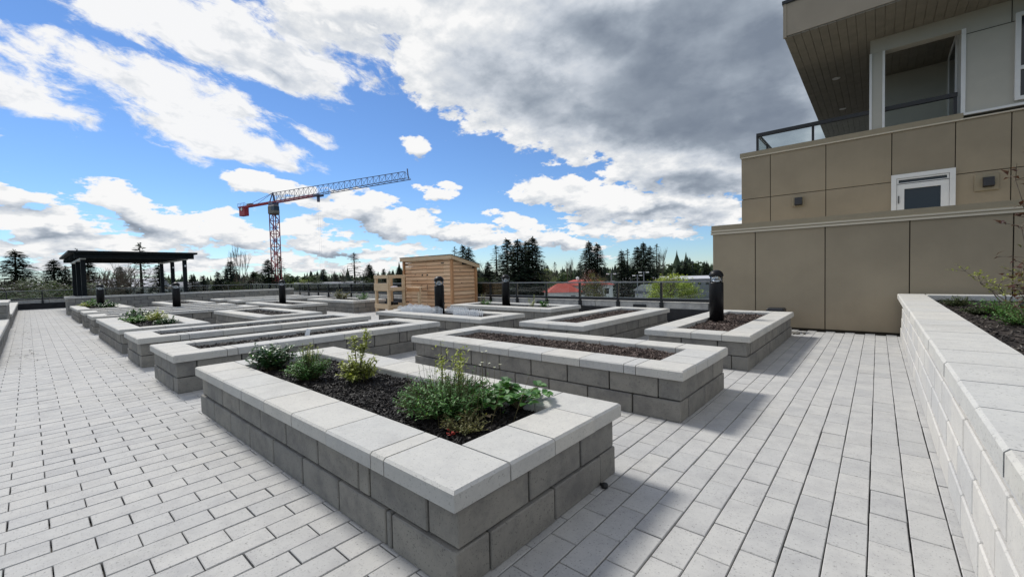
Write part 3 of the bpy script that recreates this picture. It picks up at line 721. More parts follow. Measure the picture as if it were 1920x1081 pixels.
wd = MB(); frame(wd, ux(1.70), ux(2.5), uz(4.03), uz(5.45), dy-.04, dy+.02, .07); wd.box(ux(1.70)+.07, ux(2.5)-.07, dy-.03, dy+.02, uz(4.52), uz(4.52)+.07)
wn = wd.build('window', 'white_trim', bl)
MB().box(ux(1.70)+.06, ux(2.5)-.06, dy+.003, dy+.012, uz(4.03)+.05, uz(5.45)-.05).build('pane', 'window_dark', wn)
wd = MB(); xx = ux(1.10)-.03
for (ya, yb, za, zb) in ((.7, .76, 0, 2.2), (1.9, 1.96, 0, 2.2), (.7, 1.96, 2.2, 2.26)): wd.box(xx, xx+.04, dy+ya, dy+yb, zc0-.4+za, zc0-.4+zb)
sd = wd.build('balcony_door', 'white_trim', bl)
MB().box(xx+.012, xx+.029, dy+.77, dy+1.89, zc0-.35, zc0+1.79).build('pane', 'window_dark', sd)
# balcony railing
br = thing('balcony_railing', 'black framed glass balcony railing on the upper parapet', 'railing', (0, YU+.15, 0))
zb, zr = uz(3.985), uz(4.40)
xa, xb = ux(-2.10), ux(1.06)
MB().box(xa, xb, -.04, .04, zr-.085, zr).build('top_rail', 'black_metal', br)
MB().box(xa-.0, xa+.06, .031, 3.5, zr-.05, zr).build('top_rail', 'black_metal', br)
for x in (xa+.02, ux(-1.05), xb-.03): MB().box(x-.025, x+.025, -.025, .025, zb-.1, zr-.051).build('post', 'black_metal', br)
MB().box(xa+.01, xa+.05, 1.2, 1.25, zb-.1, zr-.051).build('post', 'black_metal', br)
for a, b_ in ((xa+.06, ux(-1.05)-.04), (ux(-1.05)+.04, xb-.07)): MB().box(a, b_, -.006, .006, zb-.05, zr-.052).build('glass_panel', 'balcony_glass', br)
MB().box(xa+.025, xa+.037, .06, 3.4, zb-.05, zr-.052).build('glass_panel', 'balcony_glass', br)
# small dark box behind the last planter and litter on the paving
ub = on_z(1473, 600, 0); 
tag(MB().cbox(-1.80, -1.47, 10.30, 10.62, .0, .50, .03).build('utility_box', 'black_metal'), 'black utility box peeking out behind the planter by the tan wall', 'box')
lt = on_z(1495, 626, 0)
lm = MB(); rr = random.Random(4)
for _ in range(9):
    M = Matrix.Translation((lt.x+rr.uniform(-.1, .12), lt.y+rr.uniform(-.05, .05), .02)) @ Euler((rr.uniform(-.5, .5), rr.uniform(-.5, .5), rr.uniform(0, 6))).to_matrix().to_4x4()
    lm.cbox(-.035, .035, -.022, .022, -.015, .015, .006, M)
tag(lm.build('rubble', 'crane_grey'), 'little heap of dark debris on the paving by the tan wall', 'debris')

# ------------------------------------------------------------------ bollards
def bollard_parts():
    body = MB().lathe([(.118, 0), (.118, .715), (.112, .73), (.09, .731)], 28).mesh('post', 'bollard_black')
    cone = MB().lathe([(.085, .732), (.062, .765), (.040, .80), (.034, .835), (.07, .86)], 20).mesh('reflector', 'steel')
    lens = MB().lathe([(.103, .732), (.108, .78), (.108, .842)], 24).mesh('lens', 'lens')
    dome = MB().lathe([(.11, .838), (.120, .840), (.121, .855), (.113, .888), (.096, .915), (.070, .937), (.038, .950), (.004, .954)], 28).mesh('dome_cap', 'bollard_black')
    rods = MB()
    for a in (0, 2.1, 4.2): rods.tube([(.096*math.cos(a), .096*math.sin(a), .73), (.096*math.cos(a), .096*math.sin(a), .845)], .006, 5)
    rods = rods.mesh('cage_rod', 'steel')
    for me in (body, cone, lens, dome): me.polygons.foreach_set('use_smooth', [len(p.vertices) == 4 for p in me.polygons])
    return [('post', body), ('reflector', cone), ('lens', lens), ('dome_cap', dome), ('cage_rod', rods)]
bp_ = bollard_parts()
for (x, y, lab) in ((-2.20, 8.15, 'black dome topped bollard light closest to the tan building'), (-8.10, 6.60, 'black bollard light standing before the wooden shed among white edging'),
                    (-8.33, 9.30, 'black bollard light in front of the glass railing right of the shed'), (-17.30, 6.42, 'black bollard light in front of the red crane mast'),
                    (-19.05, 3.50, 'black bollard light below the right end of the pergola'), (-22.85, 1.85, 'black bollard light farthest left, below the pergola left posts')):
    b0 = thing('bollard_light', lab, 'bollard', (x, y, MULZ-.02), random.random()*6, 'bollard lights in the planters')
    for n_, me in bp_: inst(n_, me, b0, (0, 0, 0))

# ------------------------------------------------------------------ pergola
pg = thing('pergola', 'dark flat roofed pergola on six posts behind the block wall at left', 'pergola', (-31, 3.7, 0))
for x in (-28.1, -31.0, -34.0):
    for y in (1.75, 5.58): MB().cbox(x+31-.085, x+31+.085, y-3.7-.085, y-3.7+.085, -.02, 2.50, .012).build('post', 'pergola_dark', pg)
for y in (1.75, 5.58):
    MB().box(-3.5, 3.2, y-3.7-.09, y-3.7+.09, 2.502, 2.58).build('beam', 'pergola_pale', pg)
MB().box(3.2, 3.4, -2.25, 2.2, 2.55, 2.78).build('fascia_beam', 'pergola_dark', pg)
for i in range(9): MB().box(-4+i*.88, -4+i*.88+.07, -2.3, 2.2, 2.582, 2.76).build('rafter', 'pergola_dark', pg)
MB().box(-4.1, 3.7, -2.45, 2.3, 2.781, 2.875).build('roof', 'pergola_dark', pg)
for y, z in ((5.58, 2.15),):
    for x in (-28.1, -31.0):
        MB().lathe([(.04, 0), (.05, .05), (.03, .09)], 10, (x+31+.14, y-3.7, z)).build('wall_light', 'white_trim', pg)

# ------------------------------------------------------------------ cedar shed
YS = 9.75
a = on_y(757, 483, YS); b_ = on_y(846, 475, YS); sx0, sx1 = a.x, b_.x
sh_ = thing('garden_shed', 'cedar board garden shed with lean-to roof and double doors', 'shed', (sx0, YS, 0))
SL = sx1-sx0; SD = 1.15; HF = 2.02; HB = 1.72
pm = 'cedar_post'
MB().box(.03, SL-.03, .03, SD-.03, .08, HB-.04).build('inner_lining', 'groove', sh_)
nb = 14; bh = (HF-.12)/nb
rb = random.Random(9)
hang = [(.07, .16*SL), (.16*SL, .5*SL), (.5*SL, .84*SL), (.84*SL, SL-.07)]
for i in range(nb):
    z = .10+i*bh
    for (xa, xb) in hang:
        M = Matrix.Translation((0, rb.uniform(-.002, .002), 0)) @ Matrix.Rotation(-.10, 4, 'X') if False else None
        g1, g2 = rb.uniform(.014, .022), rb.uniform(-.003, .003); MB().add([(xa+.004, -.006+g2, z+g1), (xb-.004, -.006+g2, z+g1), (xb-.004, .018, z+bh), (xa+.004, .018, z+bh), (xa+.004, .03, z+g1), (xb-.004, .03, z+g1), (xb-.004, .034, z+bh), (xa+.004, .034, z+bh)],
                 [(0, 1, 2, 3), (4, 7, 6, 5), (0, 4, 5, 1), (2, 6, 7, 3), (0, 3, 7, 4), (1, 5, 6, 2)]).build('board', 'cedar', sh_)
for i in range(nb):
    z = .10+i*bh; zt_ = z+bh
    y1 = SD-.06; f = lambda y: HF-.03-(HF-HB)*y/SD
    ymax = SD-.05 if zt_ <= f(SD) else max(.1, (HF-.03-zt_)*SD/(HF-HB))
    z += .017; MB().add([(SL+.006, .05, z), (SL+.006, ymax, z), (SL-.018, ymax, zt_), (SL-.018, .05, zt_), (SL-.03, .05, z), (SL-.03, ymax, z), (SL-.034, ymax, zt_), (SL-.034, .05, zt_)],
             [(0, 1, 2, 3), (4, 7, 6, 5), (0, 4, 5, 1), (2, 6, 7, 3), (0, 3, 7, 4), (1, 5, 6, 2)]).build('board', 'cedar', sh_)
    MB().box(-.002, .03, .05, SD-.05, z+.002, zt_-.004).build('board', 'cedar', sh_)
for (x, y, h) in ((0, 0, HF), (SL, 0, HF), (0, SD, HB), (SL, SD, HB)):
    MB().cbox(x-.045, x+.045, y-.045, y+.045, 0, h-.02, .004).build('corner_post', pm, sh_)
MB().add([(-.12, -.12, HF+.05), (SL+.12, -.12, HF+.05), (SL+.12, SD+.14, HB+.01), (-.12, SD+.14, HB+.01), (-.12, -.12, HF+.07), (SL+.12, -.12, HF+.07), (SL+.12, SD+.14, HB+.03), (-.12, SD+.14, HB+.03)],
         [(0, 3, 2, 1), (4, 5, 6, 7), (0, 1, 5, 4), (1, 2, 6, 5), (2, 3, 7, 6), (3, 0, 4, 7)]).build('roof', 'roof_felt', sh_)
MB().box(-.11, SL+.11, -.11, -.075, HF-.09, HF+.048).build('fascia', 'pine', sh_)
MB().add([(SL+.075, -.072, HF-.09), (SL+.11, -.072, HF-.09), (SL+.11, SD+.12, HB-.12), (SL+.075, SD+.12, HB-.12), (SL+.075, -.072, HF+.046), (SL+.11, -.072, HF+.046), (SL+.11, SD+.12, HB+.008), (SL+.075, SD+.12, HB+.008)],
         [(0, 3, 2, 1), (4, 5, 6, 7), (0, 1, 5, 4), (1, 2, 6, 5), (2, 3, 7, 6), (3, 0, 4, 7)]).build('fascia', 'pine', sh_)
for x in (.5*SL-.28, .5*SL+.06): MB().tube([(x, -.005, 1.02), (x+.02*(1 if x > .5*SL else -1), -.05, 1.0), (x+.02, -.05, .86), (x, -.005, .84)], .009, 6).build('door_handle', 'black_metal', sh_)
for x in (.5*SL-.26, .5*SL+.04): MB().cbox(x-.035, x+.035, -.012, .003, 1.36, 1.42, .004).build('latch', 'black_metal', sh_)
for x in (.09, .84*SL-.12):
    for z in (1.78, .35): MB().cbox(x, x+.16, -.010, .003, z, z+.04, .003).build('hinge', 'black_metal', sh_)

# ------------------------------------------------------------------ wooden potting bench left of the shed
pb = thing('potting_bench', 'pale wooden tiered potting bench standing left of the shed', 'bench', (-13.98, 8.45, 0))
WX, DP = .80, .62
for (x, y, h) in ((0, 0, 1.42), (WX, 0, 1.42), (0, DP, 1.42), (WX, DP, 1.42), (WX+.75, DP+.15, .95)):
    MB().cbox(x-.045, x+.045, y-.045, y+.045, 0, h, .004).build('leg', 'pine', pb)
for z, h, yy in ((1.30, .12, -.065), (.86, .27, -.065), (.22, .16, -.065), (1.30, .12, DP+.05), (.22, .16, DP+.05)):
    MB().cbox(-.06, WX+.06, yy, yy+.018, z, z+h, .003).build('rail_board', 'pine', pb)
for z in (1.30, .86, .22):
    MB().cbox(WX+.047, WX+.065, -.04, DP+.04, z, z+.12, .003).build('rail_board', 'pine', pb)
    MB().cbox(-.065, -.047, -.04, DP+.04, z, z+.12, .003).build('rail_board', 'pine', pb)
for z in (.84, .20, ):
    for i in range(4): MB().box(-.04, WX+.04, -.03+i*.165, .11+i*.165, z, z+.018).build('shelf_board', 'pine', pb)
MB().cbox(WX+.066, WX+.80, DP+.10, DP+.12, .80, .93, .003).build('rail_board', 'cedar_post', pb)
MB().cbox(WX+.066, WX+.80, DP+.121, DP+.45, .931, .955, .003).build('shelf_board', 'pine', pb)
for i, (x, y) in enumerate(((-13.55, 8.75), (-13.38, 8.85))):
    tag(MB().lathe([(.07, .225), (.10, .43), (.105, .44), (.09, .44)], 16, (x, y, .0)).build('plant_pot', 'black_metal'), ('dark plant pot on the lower shelf of the potting bench, left one' if i == 0 else 'dark plant pot on the lower shelf of the potting bench, right one'), 'pot')
sk = MB(); rr = random.Random(12)
sk.lathe([(.02, 0), (.16, .02), (.20, .10), (.15, .20), (.08, .26), (.02, .27)], 14, (0, 0, 0))
sk.v = [(x*1.2+rr.uniform(-.03, .03), y*.7+rr.uniform(-.02, .02), z*.55+rr.uniform(-.012, .018)*(z > .03)) for x, y, z in sk.v]
tag(sk.build('compost_bag', 'fabric_white', None, (-13.35, 8.78, .862), True), 'crumpled pale bag on the upper shelf of the potting bench', 'bag')

# ------------------------------------------------------------------ white wire edging stored in the planter
def edging(L, n, h):
    mb = MB()
    for k in range(n):
        x = -L/2+L*k/(n-1); hh = h*(.78+.22*math.sin(math.pi*((k*3/(n-1)) % 1.0)))
        mb.bar((x, 0, 0), (x, 0, hh), .011)
        mb.add([(x-.009, -.005, hh), (x+.009, -.005, hh), (x, -.005, hh+.012), (x-.009, .005, hh), (x+.009, .005, hh), (x, .005, hh+.012)], [(0, 1, 2), (5, 4, 3), (0, 2, 5, 3), (1, 4, 5, 2)])
    for z in (.05, h*.45, h*.70): mb.bar((-L/2, .009, z), (L/2, .009, z), .009)
    return mb.mesh('edging_panel', 'white_plastic')
ed = [edging(1.0, 24, .20), edging(.62, 15, .18), edging(.8, 19, .23)]
def edging_thing(x, y, spec, label):
    g = thing('wire_edging', label, 'edging', (x, y, MULZ+.005), 0, 'white wire garden edging in the planter')
    for (dx, dy_, rz, tilt, k) in spec: inst('edging_panel', ed[k], g, (dx, dy_, 0), (tilt, 0, rz))
rr = random.Random(2)
edging_thing(-9.05, 6.45, [(rr.uniform(-.25, .3), -.12+.085*i, rr.uniform(-.10, .10), rr.uniform(-.25, .1), i % 3) for i in range(4)], 'bundle of white wire edging at the left end of the planter before the shed')
edging_thing(-8.42, 6.42, [(rr.uniform(-.15, .1), -.12+.09*i, rr.uniform(-.12, .12), rr.uniform(-.3, .15), (i+2) % 3) for i in range(3)], 'bundle of white wire edging just left of the bollard before the shed')
edging_thing(-7.72, 6.75, [(0, .0, .05, -.1, 1), (.05, .06, .10, -.15, 1)], 'white wire edging just right of the bollard before the shed')
edging_thing(-6.98, 6.42, [(0, 0, .3, -.15, 1), (.04, .07, .45, -.5, 1), (-.06, .03, .2, .2, 1)], 'leaning white wire edging at the right end of the planter before the shed')

# ------------------------------------------------------------------ plants
def leaf(mb, p, d, up, l, w, bend=.25, n=2):
    """pointed leaf, folded a little along its midrib"""
    d = d.normalized(); s = d.cross(up)
    if s.length < 1e-3: s = d.orthogonal()
    s.normalize(); u = s.cross(d)
    q1 = p + d*l*.45 + u*l*bend*.30; q2 = p + d*l - u*l*bend*.5
    mb.add([p, q1+s*w*.5+u*w*.12, q1, q1-s*w*.5+u*w*.12, q2], [(0, 1, 2), (0, 2, 3), (1, 4, 2), (2, 4, 3)])
def rdir(rr, zmin=-.2, zmax=1.0):
    a = rr.uniform(0, 6.283); z = rr.uniform(zmin, zmax); r_ = math.sqrt(max(0, 1-z*z)); return Vector((r_*math.cos(a), r_*math.sin(a), z))
def bushy(rr, h, rad, stems, per, ll, lw, spread=.5, top=1.0, z0=.1, droop=0.):
    """plant of upright stems carrying leaves: returns (stems, leaves)"""
    S, Lf = MB(), MB()
    for _ in range(stems):
        a = rr.uniform(0, 6.283); r0 = rr.uniform(0, rad*.35); r1 = rad*math.sqrt(rr.random())
        hh = h*rr.uniform(.4, 1.08)*(1-.25*(r1/rad)**2)*(1.25 if rr.random() < .10 else 1)
        p0 = Vector((r0*math.cos(a), r0*math.sin(a), 0)); p2 = Vector((r1*math.cos(a), r1*math.sin(a), hh)); p1 = (p0+p2)/2+Vector((0, 0, hh*.12))
        S.tube([p0, p1, p2], [.0035, .0028, .0015], 4, False)
        for k in range(per):
            t = z0+(1-z0)*(k+rr.random())/per
            p = p0*(1-t)**2+p1*2*t*(1-t)+p2*t*t
            leaf(Lf, p, rdir(rr, -.3-droop, .8), Vector((0, 0, 1)), ll*rr.uniform(.6, 1.25), lw*rr.uniform(.7, 1.2), rr.uniform(-.1, .5))
    return S, Lf
def plant(name, label, p, S, Lf, lm, sm='stem', extra=None, cat='plant', group=None):
    g = thing(name, label, cat, p, 0, group)
    if S: S.build('stems', sm, g)
    Lf.build('leaves', lm, g)
    if extra:
        for n_, mb, mm in extra: mb.build(n_, mm, g)
    return g
zM = MULZ+.012
def pz(px, py): q = on_z(px, py, zM); return Vector((q.x, q.y, zM))
rr = random.Random(40)
S, Lf = bushy(rr, .26, .22, 90, 12, .062, .036, z0=.2)
plant('leafy_plant', 'dark glossy leafy plant in the far left corner of the foreground planter', pz(512, 692), S, Lf, 'leaf_dark')
S, Lf = bushy(rr, .23, .22, 190, 17, .032, .012)
S2, L2 = MB(), MB()
for i in range(14):
    x, y = rr.uniform(-.04, .08), rr.uniform(-.04, .10); h = rr.uniform(.24, .34); S2.tube([(x*.5, y*.5, 0), (x, y, h)], [.003, .0015], 4, False)
    for k in range(16): leaf(L2, Vector((x, y, h*rr.uniform(.62, 1.02))), rdir(rr, 0, .9), _z, rr.uniform(.02, .038), .011)
plant('herb_plant', 'fine leaved green herb with yellow green tips behind the tall yellowish shrub', pz(577, 712), S, Lf, 'leaf_green', extra=[('tip_stems', S2, 'stem'), ('tip_leaves', L2, 'leaf_yellow')])
# yellow green shrub with two tall shoots
S, Lf = bushy(rr, .22, .19, 60, 13, .045, .027, z0=.2)
for (tx, ty, h) in ((-.10, .02, .40), (.07, .06, .45), (.05, .03, .32)):
    pts = [Vector((0, 0, 0)), Vector((tx*.4, ty*.4, h*.45)), Vector((tx*.8, ty, h*.8)), Vector((tx, ty, h))]
    S.tube(pts, [.007, .005, .0035, .002], 5, False)
    for k in range(80):
        t = rr.uniform(.5, 1.02); i = min(2, int(t*3)); p = pts[i].lerp(pts[i+1], t*3-i)
        leaf(Lf, p+Vector((rr.gauss(0, .018), rr.gauss(0, .018), rr.gauss(0, .01))), rdir(rr, -.2, .8), _z, rr.uniform(.028, .048), rr.uniform(.018, .028))
plant('young_shrub', 'taller yellow green young shrub with two shoots in the foreground planter', pz(672, 715), S, Lf, 'leaf_yellow')
# big herb clump
S, Lf = bushy(rr, .215, .36, 500, 16, .034, .0115, z0=.05)
for _ in range(110):
    x, y = rr.gauss(.08, .14), rr.gauss(.02, .12); h = rr.uniform(.22, .33); S.tube([(x*.8, y*.8, 0), (x, y, h)], [.0022, .001], 3, False)
    for k in range(6): leaf(Lf, Vector((x, y, h*rr.uniform(.3, 1))), rdir(rr, .1, 1), _z, .022, .004)
Pt = []; S3 = MB()
for _ in range(7):
    x, y = rr.uniform(.12, .34), rr.uniform(.0, .22); h = rr.uniform(.32, .42); S3.tube([(x, y, 0), (x+.01, y, h)], [.0018, .0012], 3, False)
    Pt.append(MB()); [leaf(Pt[-1], Vector((x+.01, y, h)), rdir(rr, 0, .7), _z, .013, .009) for k in range(5)]
Yl = MB()
for (x, y, h, n) in ((-.24, .16, .45, 26), (-.16, .10, .36, 60), (-.02, .16, .42, 60), (.03, .10, .34, 60), (-.10, .18, .36, 40)):
    S3.tube([(x*.7, y*.7, 0), (x, y, h)], [.004, .002], 4, False)
    for k in range(n): leaf(Yl, Vector((x+rr.gauss(0, .022), y+rr.gauss(0, .022), h*rr.uniform(.45, 1.0))), rdir(rr, .1, 1), _z, rr.uniform(.022, .05), rr.uniform(.010, .018))
plant('herb_clump', 'wide bushy clump of green herbs with yellow green shoots in the foreground planter', pz(838, 774), S, Lf, 'leaf_green', extra=[('flower', p_, 'petal') for p_ in Pt]+[('shoots', S3, 'stem'), ('shoot_leaves', Yl, 'leaf_yellow')])
S, Lf = bushy(rr, .10, .17, 60, 12, .024, .010)
plant('ground_herb', 'low olive herb at the near corner of the foreground planter mulch', pz(872, 808), S, Lf, 'leaf_olive')
S, Lf = bushy(rr, .13, .16, 50, 14, .024, .009)
plant('low_herb', 'low green herb at the left foot of the bushy clump', pz(790, 770), S, Lf, 'leaf_dark')
def strawberry(n, h, rad, ll):
    S, Lf = MB(), MB()
    for _ in range(n):
        a = rr.uniform(0, 6.283); r1 = rad*rr.uniform(.3, 1); hh = h*rr.uniform(.45, 1)
        p = Vector((r1*math.cos(a), r1*math.sin(a), hh)); S.tube([(0, 0, 0), p*.55+Vector((0, 0, hh*.18)), p], [.003, .0025, .002], 4, False)
        for k in (-1, 0, 1):
            d = Vector((math.cos(a+k*1.15), math.sin(a+k*1.15), rr.uniform(-.1, .35)))
            dn = d.normalized(); s = dn.cross(_z).normalized(); u = s.cross(dn); L_ = ll*rr.uniform(.75, 1.15); w = L_*.42
            vs = [p, p+dn*L_*.3+s*w*.8+u*.006, p+dn*L_*.65+s*w+u*.008, p+dn*L_*.95+s*w*.45-u*.002, p+dn*L_*1.02-u*.008, p+dn*L_*.95-s*w*.45-u*.002, p+dn*L_*.65-s*w+u*.008, p+dn*L_*.3-s*w*.8+u*.006, p+dn*L_*.55-u*.004]
            Lf.add(vs, [(0, 1, 8), (1, 2, 8), (2, 3, 8), (3, 4, 8), (4, 5, 8), (5, 6, 8), (6, 7, 8), (7, 0, 8)])
    return S, Lf
S, Lf = strawberry(34, .165, .18, .068)
plant('strawberry_plant', 'strawberry plant with broad leaves next to the bushy herb clump', pz(928, 772), S, Lf, 'leaf_green')
S, Lf = strawberry(34, .165, .19, .068)
plant('strawberry_plant', 'strawberry plant nearest the right end of the foreground planter', pz(972, 768), S, Lf, 'leaf_green')
lf = MB()
for k in range(9): leaf(lf, Vector((rr.gauss(0, .015), rr.gauss(0, .015), rr.uniform(.005, .03))), rdir(rr, 0, .6), _z, .03, .024)
q = pz(848, 818); tag(lf.build('red_seedling', 'leaf_red', None, q), 'small red leaved seedling at the near corner of the foreground planter', 'plant')
lf = MB()
for k in range(4): leaf(lf, Vector((rr.gauss(0, .012), rr.gauss(0, .012), rr.uniform(.012, .02))), rdir(rr, 0, .25), _z, .05, .035)
tag(lf.build('dry_leaf', 'pine', None, pz(918, 786)), 'dry tan leaf litter on the mulch beside the strawberry plant', 'leaf')
# other planters
def veg(name, label, x, y, z, h, rad, st, per, ll, lw, lm):
    S, Lf = bushy(rr, h, rad, st, per, ll, lw, z0=.15); return plant(name, label, (x, y, z), S, Lf, lm)
veg('leafy_plant', 'dark leafy plant at the left of the walkway planter', -13.75, 1.78, zM, .27, .38, 60, 9, .085, .05, 'leaf_dark')
veg('leafy_plant', 'bright yellow green plant in the middle of the walkway planter', -12.85, 1.98, zM, .27, .28, 50, 10, .07, .035, 'leaf_yellow')
veg('leafy_plant', 'low green plant in front of the yellow green one in the walkway planter', -13.0, 1.60, zM, .16, .30, 40, 9, .07, .04, 'leaf_green')
veg('leafy_plant', 'small dark plant at the right end of the walkway planter', -11.65, 1.95, zM, .16, .24, 36, 8, .07, .045, 'leaf_dark')
veg('leafy_plant', 'green plant left of the farthest bollard', -23.7, 1.8, zM, .34, .40, 46, 9, .10, .05, 'leaf_green')
veg('leafy_plant', 'dark low plant right of the farthest bollard', -22.2, 2.0, zM, .22, .45, 40, 9, .10, .05, 'leaf_dark')
veg('leafy_plant', 'low pale green plant at the left front of the farthest walkway planter', -24.0, 1.55, zM, .20, .30, 30, 9, .09, .05, 'leaf_yellow')
veg('herb_plant', 'pale green spreading plant in the planter next to the potting bench', -17.5, 8.85, zM, .42, .42, 60, 10, .09, .035, 'leaf_olive')
veg('herb_plant', 'thin green plant at the right end of the planter beside the potting bench', -15.9, 8.95, zM, .30, .35, 34, 9, .08, .03, 'leaf_green')
veg('seedling', 'yellow green seedling by the shed corner in the railing planter', -9.25, 9.25, zM, .34, .14, 12, 8, .07, .03, 'leaf_olive')
veg('seedling', 'low grey green seedling left of the railing bollard', -8.85, 9.00, zM, .18, .22, 24, 8, .06, .03, 'leaf_green')
veg('seedling', 'yellow flowered seedling in the railing planter', -7.15, 9.05, zM, .34, .12, 9, 8, .06, .035, 'leaf_yellow')
veg('seedling', 'dark green seedling at the right end of the railing planter', -6.75, 9.05, zM, .26, .15, 14, 8, .08, .04, 'leaf_green')
# right bed
zB = .68
def bz(px, py): q = on_z(px, py, zB); return Vector((q.x, q.y, zB))
def twiggy(name, label, p, shoots, ll, lw, lm, nl, seed):
    r2 = random.Random(seed); S, Lf = MB(), MB()
    for (dx, dy_, h) in shoots:
        pts = [Vector((0, 0, 0))]
        for k in range(1, 6):
            t = k/5; pts.append(Vector((dx*t+r2.gauss(0, .02), dy_*t+r2.gauss(0, .02), h*t**.85)))
        S.tube(pts, [.010, .008, .007, .005, .0035, .002], 5, False)
        for k in range(2, 6):
            for _ in range(3):
                d = rdir(r2, .1, .8)*r2.uniform(.08, .22); S.tube([pts[k], pts[k]+d*.5+Vector((0, 0, .01)), pts[k]+d], [.003, .0022, .0012], 3, False)
                for m_ in range(nl): leaf(Lf, pts[k]+d*r2.uniform(.5, 1.05), rdir(r2, -.2, .8), _z, ll*r2.uniform(.6, 1.2), lw*r2.uniform(.7, 1.2))
    plant(name, label, p, S, Lf, lm, 'twig')
twiggy('young_shrub', 'thin arching shrub with pale yellow buds in the right hand bed', bz(1893, 578), [(-.45, .25, .55), (-.30, .35, .42), (-.10, .0, .38), (.12, .1, .5)], .055, .026, 'leaf_yellow', 6, 5)
twiggy('young_shrub', 'taller bare twigged shrub at the right frame edge of the bed', bz(1935, 612), [(-.03, .12, .62), (.08, .0, .8), (-.15, .0, .45)], .05, .026, 'leaf_olive', 5, 6)
twiggy('red_leaved_shrub', 'dark red leaved shrub branch at the right frame edge', Vector((on_y(1945, 420, 5.2).x, 5.2, zB)), [(-.09, .0, 1.32), (-.06, .05, .95), (.0, -.1, 1.5), (-.05, .05, .62)], .06, .04, 'leaf_maroon', 3, 9)
for i, (px, py, h, rad, lm_, lab) in enumerate(((1795, 575, .16, .22, 'shrub_mid', 'low dark ground cover at the far left of the right hand bed'), (1880, 592, .22, .30, 'leaf_green', 'green ground cover below the yellow budded shrub'), (1915, 610, .20, .30, 'leaf_green', 'green ground cover at the right frame edge'), (1840, 590, .10, .22, 'shrub_mid', 'small patch of creeping plant in the middle of the right hand bed'))):
    S, Lf = bushy(rr, h, rad, 80, 12, .035, .016); plant('ground_cover', lab, bz(px, py), S, Lf, lm_)
# plant marker and drain knob
q = on_z(577, 634, MULZ)
mk = thing('plant_marker', 'white plant marker standing in the long mulch planter', 'marker', (q.x, q.y, MULZ), .6)
MB().box(-.006, .006, -.003, .003, -.02, .05).build('stake', 'white_plastic', mk)
MB().add([(-.05, -.003, .05), (.03, -.003, .04), (.055, -.003, .15), (-.01, -.003, .155), (-.05, .003, .05), (.03, .003, .04), (.055, .003, .15), (-.01, .003, .155)], [(0, 1, 2, 3), (7, 6, 5, 4), (0, 4, 5, 1), (1, 5, 6, 2), (2, 6, 7, 3), (3, 7, 4, 0)]).build('plate', 'white_plastic', mk)
q = on_z(1137, 912, .012)
kn = MB().lathe([(.010, -.016), (.020, -.013), (.023, 0), (.018, .012), (.008, .016)], 10)
kn.tube([(0, 0, 0), (-.03, .0, .0)], .010, 6)
tag(kn.build('hose_stub', 'black_metal', None, (q.x-.012, q.y, .018)), 'black irrigation hose stub at the foot of the foreground planter', 'hose')

# ------------------------------------------------------------------ tower crane
base = at(520, 540, 137); base.z = GZ
ZJ = EYE.z+25.0
tipv = at(766, 340, 108); jd = Vector((tipv.x-base.x, tipv.y-base.y, 0)); JL = jd.length; jd.normalize(); js = Vector((-jd.y, jd.x, 0))
cr = thing('tower_crane', 'red and navy tower crane with a long lattice jib behind the terrace', 'crane', base, math.atan2(jd.y, jd.x))
H = ZJ-GZ; mw = 1.0
def lattice_mast(z0, z1, seg, mt):
    mb = MB(); n = int((z1-z0)/seg); sg = (z1-z0)/n
    cs = [(-mw, -mw), (mw, -mw), (mw, mw), (-mw, mw)]
    for c_ in cs: mb.bar((*c_, z0), (*c_, z1), .22)
    for i in range(n):
        a, b2 = z0+i*sg, z0+(i+1)*sg
        for k in range(4):
            p, q_ = cs[k], cs[(k+1) % 4]
            mb.bar((*p, a), (*q_, b2), .13) if (i+k) % 2 else mb.bar((*q_, a), (*p, b2), .13)
            mb.bar((*p, b2), (*q_, b2), .13)
    return mb
zs_ = H-4.0-12.5
lattice_mast(0, zs_, 1.9, 'crane_red').build('mast_red', 'crane_red', cr)
lattice_mast(zs_, H-4.0, 1.9, 'crane_navy').build('mast_dark', 'crane_plum', cr)
MB().lathe([(1.5, H-4.0), (1.6, H-3.4), (1.6, H-2.4), (1.3, H-1.9)], 16).build('slewing_ring', 'crane_grey', cr)
MB().cbox(.8, 4.2, -2.6, -.9, H-4.2, H-1.6, .15).build('cabin', 'crane_grey', cr)
MB().box(2.6, 4.23, -2.63, -.87, H-3.2, H-1.9).build('cabin_window', 'window_dark', cr)
MB().cbox(-1.3, 1.0, -1.1, 1.1, H-1.9, H-.1, .1).build('turntable', 'crane_navy', cr)
MB().bar((-.9, -.8, H-.1), (-.3, 0, H+3.1), .3).bar((-.9, .8, H-.1), (-.3, 0, H+3.1), .3).bar((.9, 0, H-.1), (-.3, 0, H+3.1), .3).build('apex', 'crane_navy', cr)
jb = MB(); nseg = 25; hw = .85
def jz(t): return H+3.0-1.0*t
for s in (-hw, hw): jb.bar((0.5, s, H), (JL, s, H), .17)
jb.bar((-.3, 0, H+3.0), (JL-1.5, 0, H+2.0), .15)
for i in range(nseg):
    xa, xb = .5+(JL-.5)*i/nseg, .5+(JL-.5)*(i+1)/nseg; xm = (xa+xb)/2; zt_ = jz(xm/JL)
    for s in (-hw, hw): jb.bar((xa, s, H), (xm, 0, zt_), .075); jb.bar((xm, 0, zt_), (xb, s, H), .075)
    jb.bar((xb, -hw, H), (xb, hw, H), .07)
jb.bar((JL, 0, H), (JL-.3, 0, H+2.6), .2)
jb.build('jib', 'crane_navy', cr)
red = MB()
for s in (-hw, hw): red.bar((0.5, s, H-.16), (JL*.36, s, H-.16), .30)
red.build('jib_root', 'crane_red', cr)
cj = MB()
for s in (-.8, .8): cj.bar((-19, s, H), (0, s, H), .38)
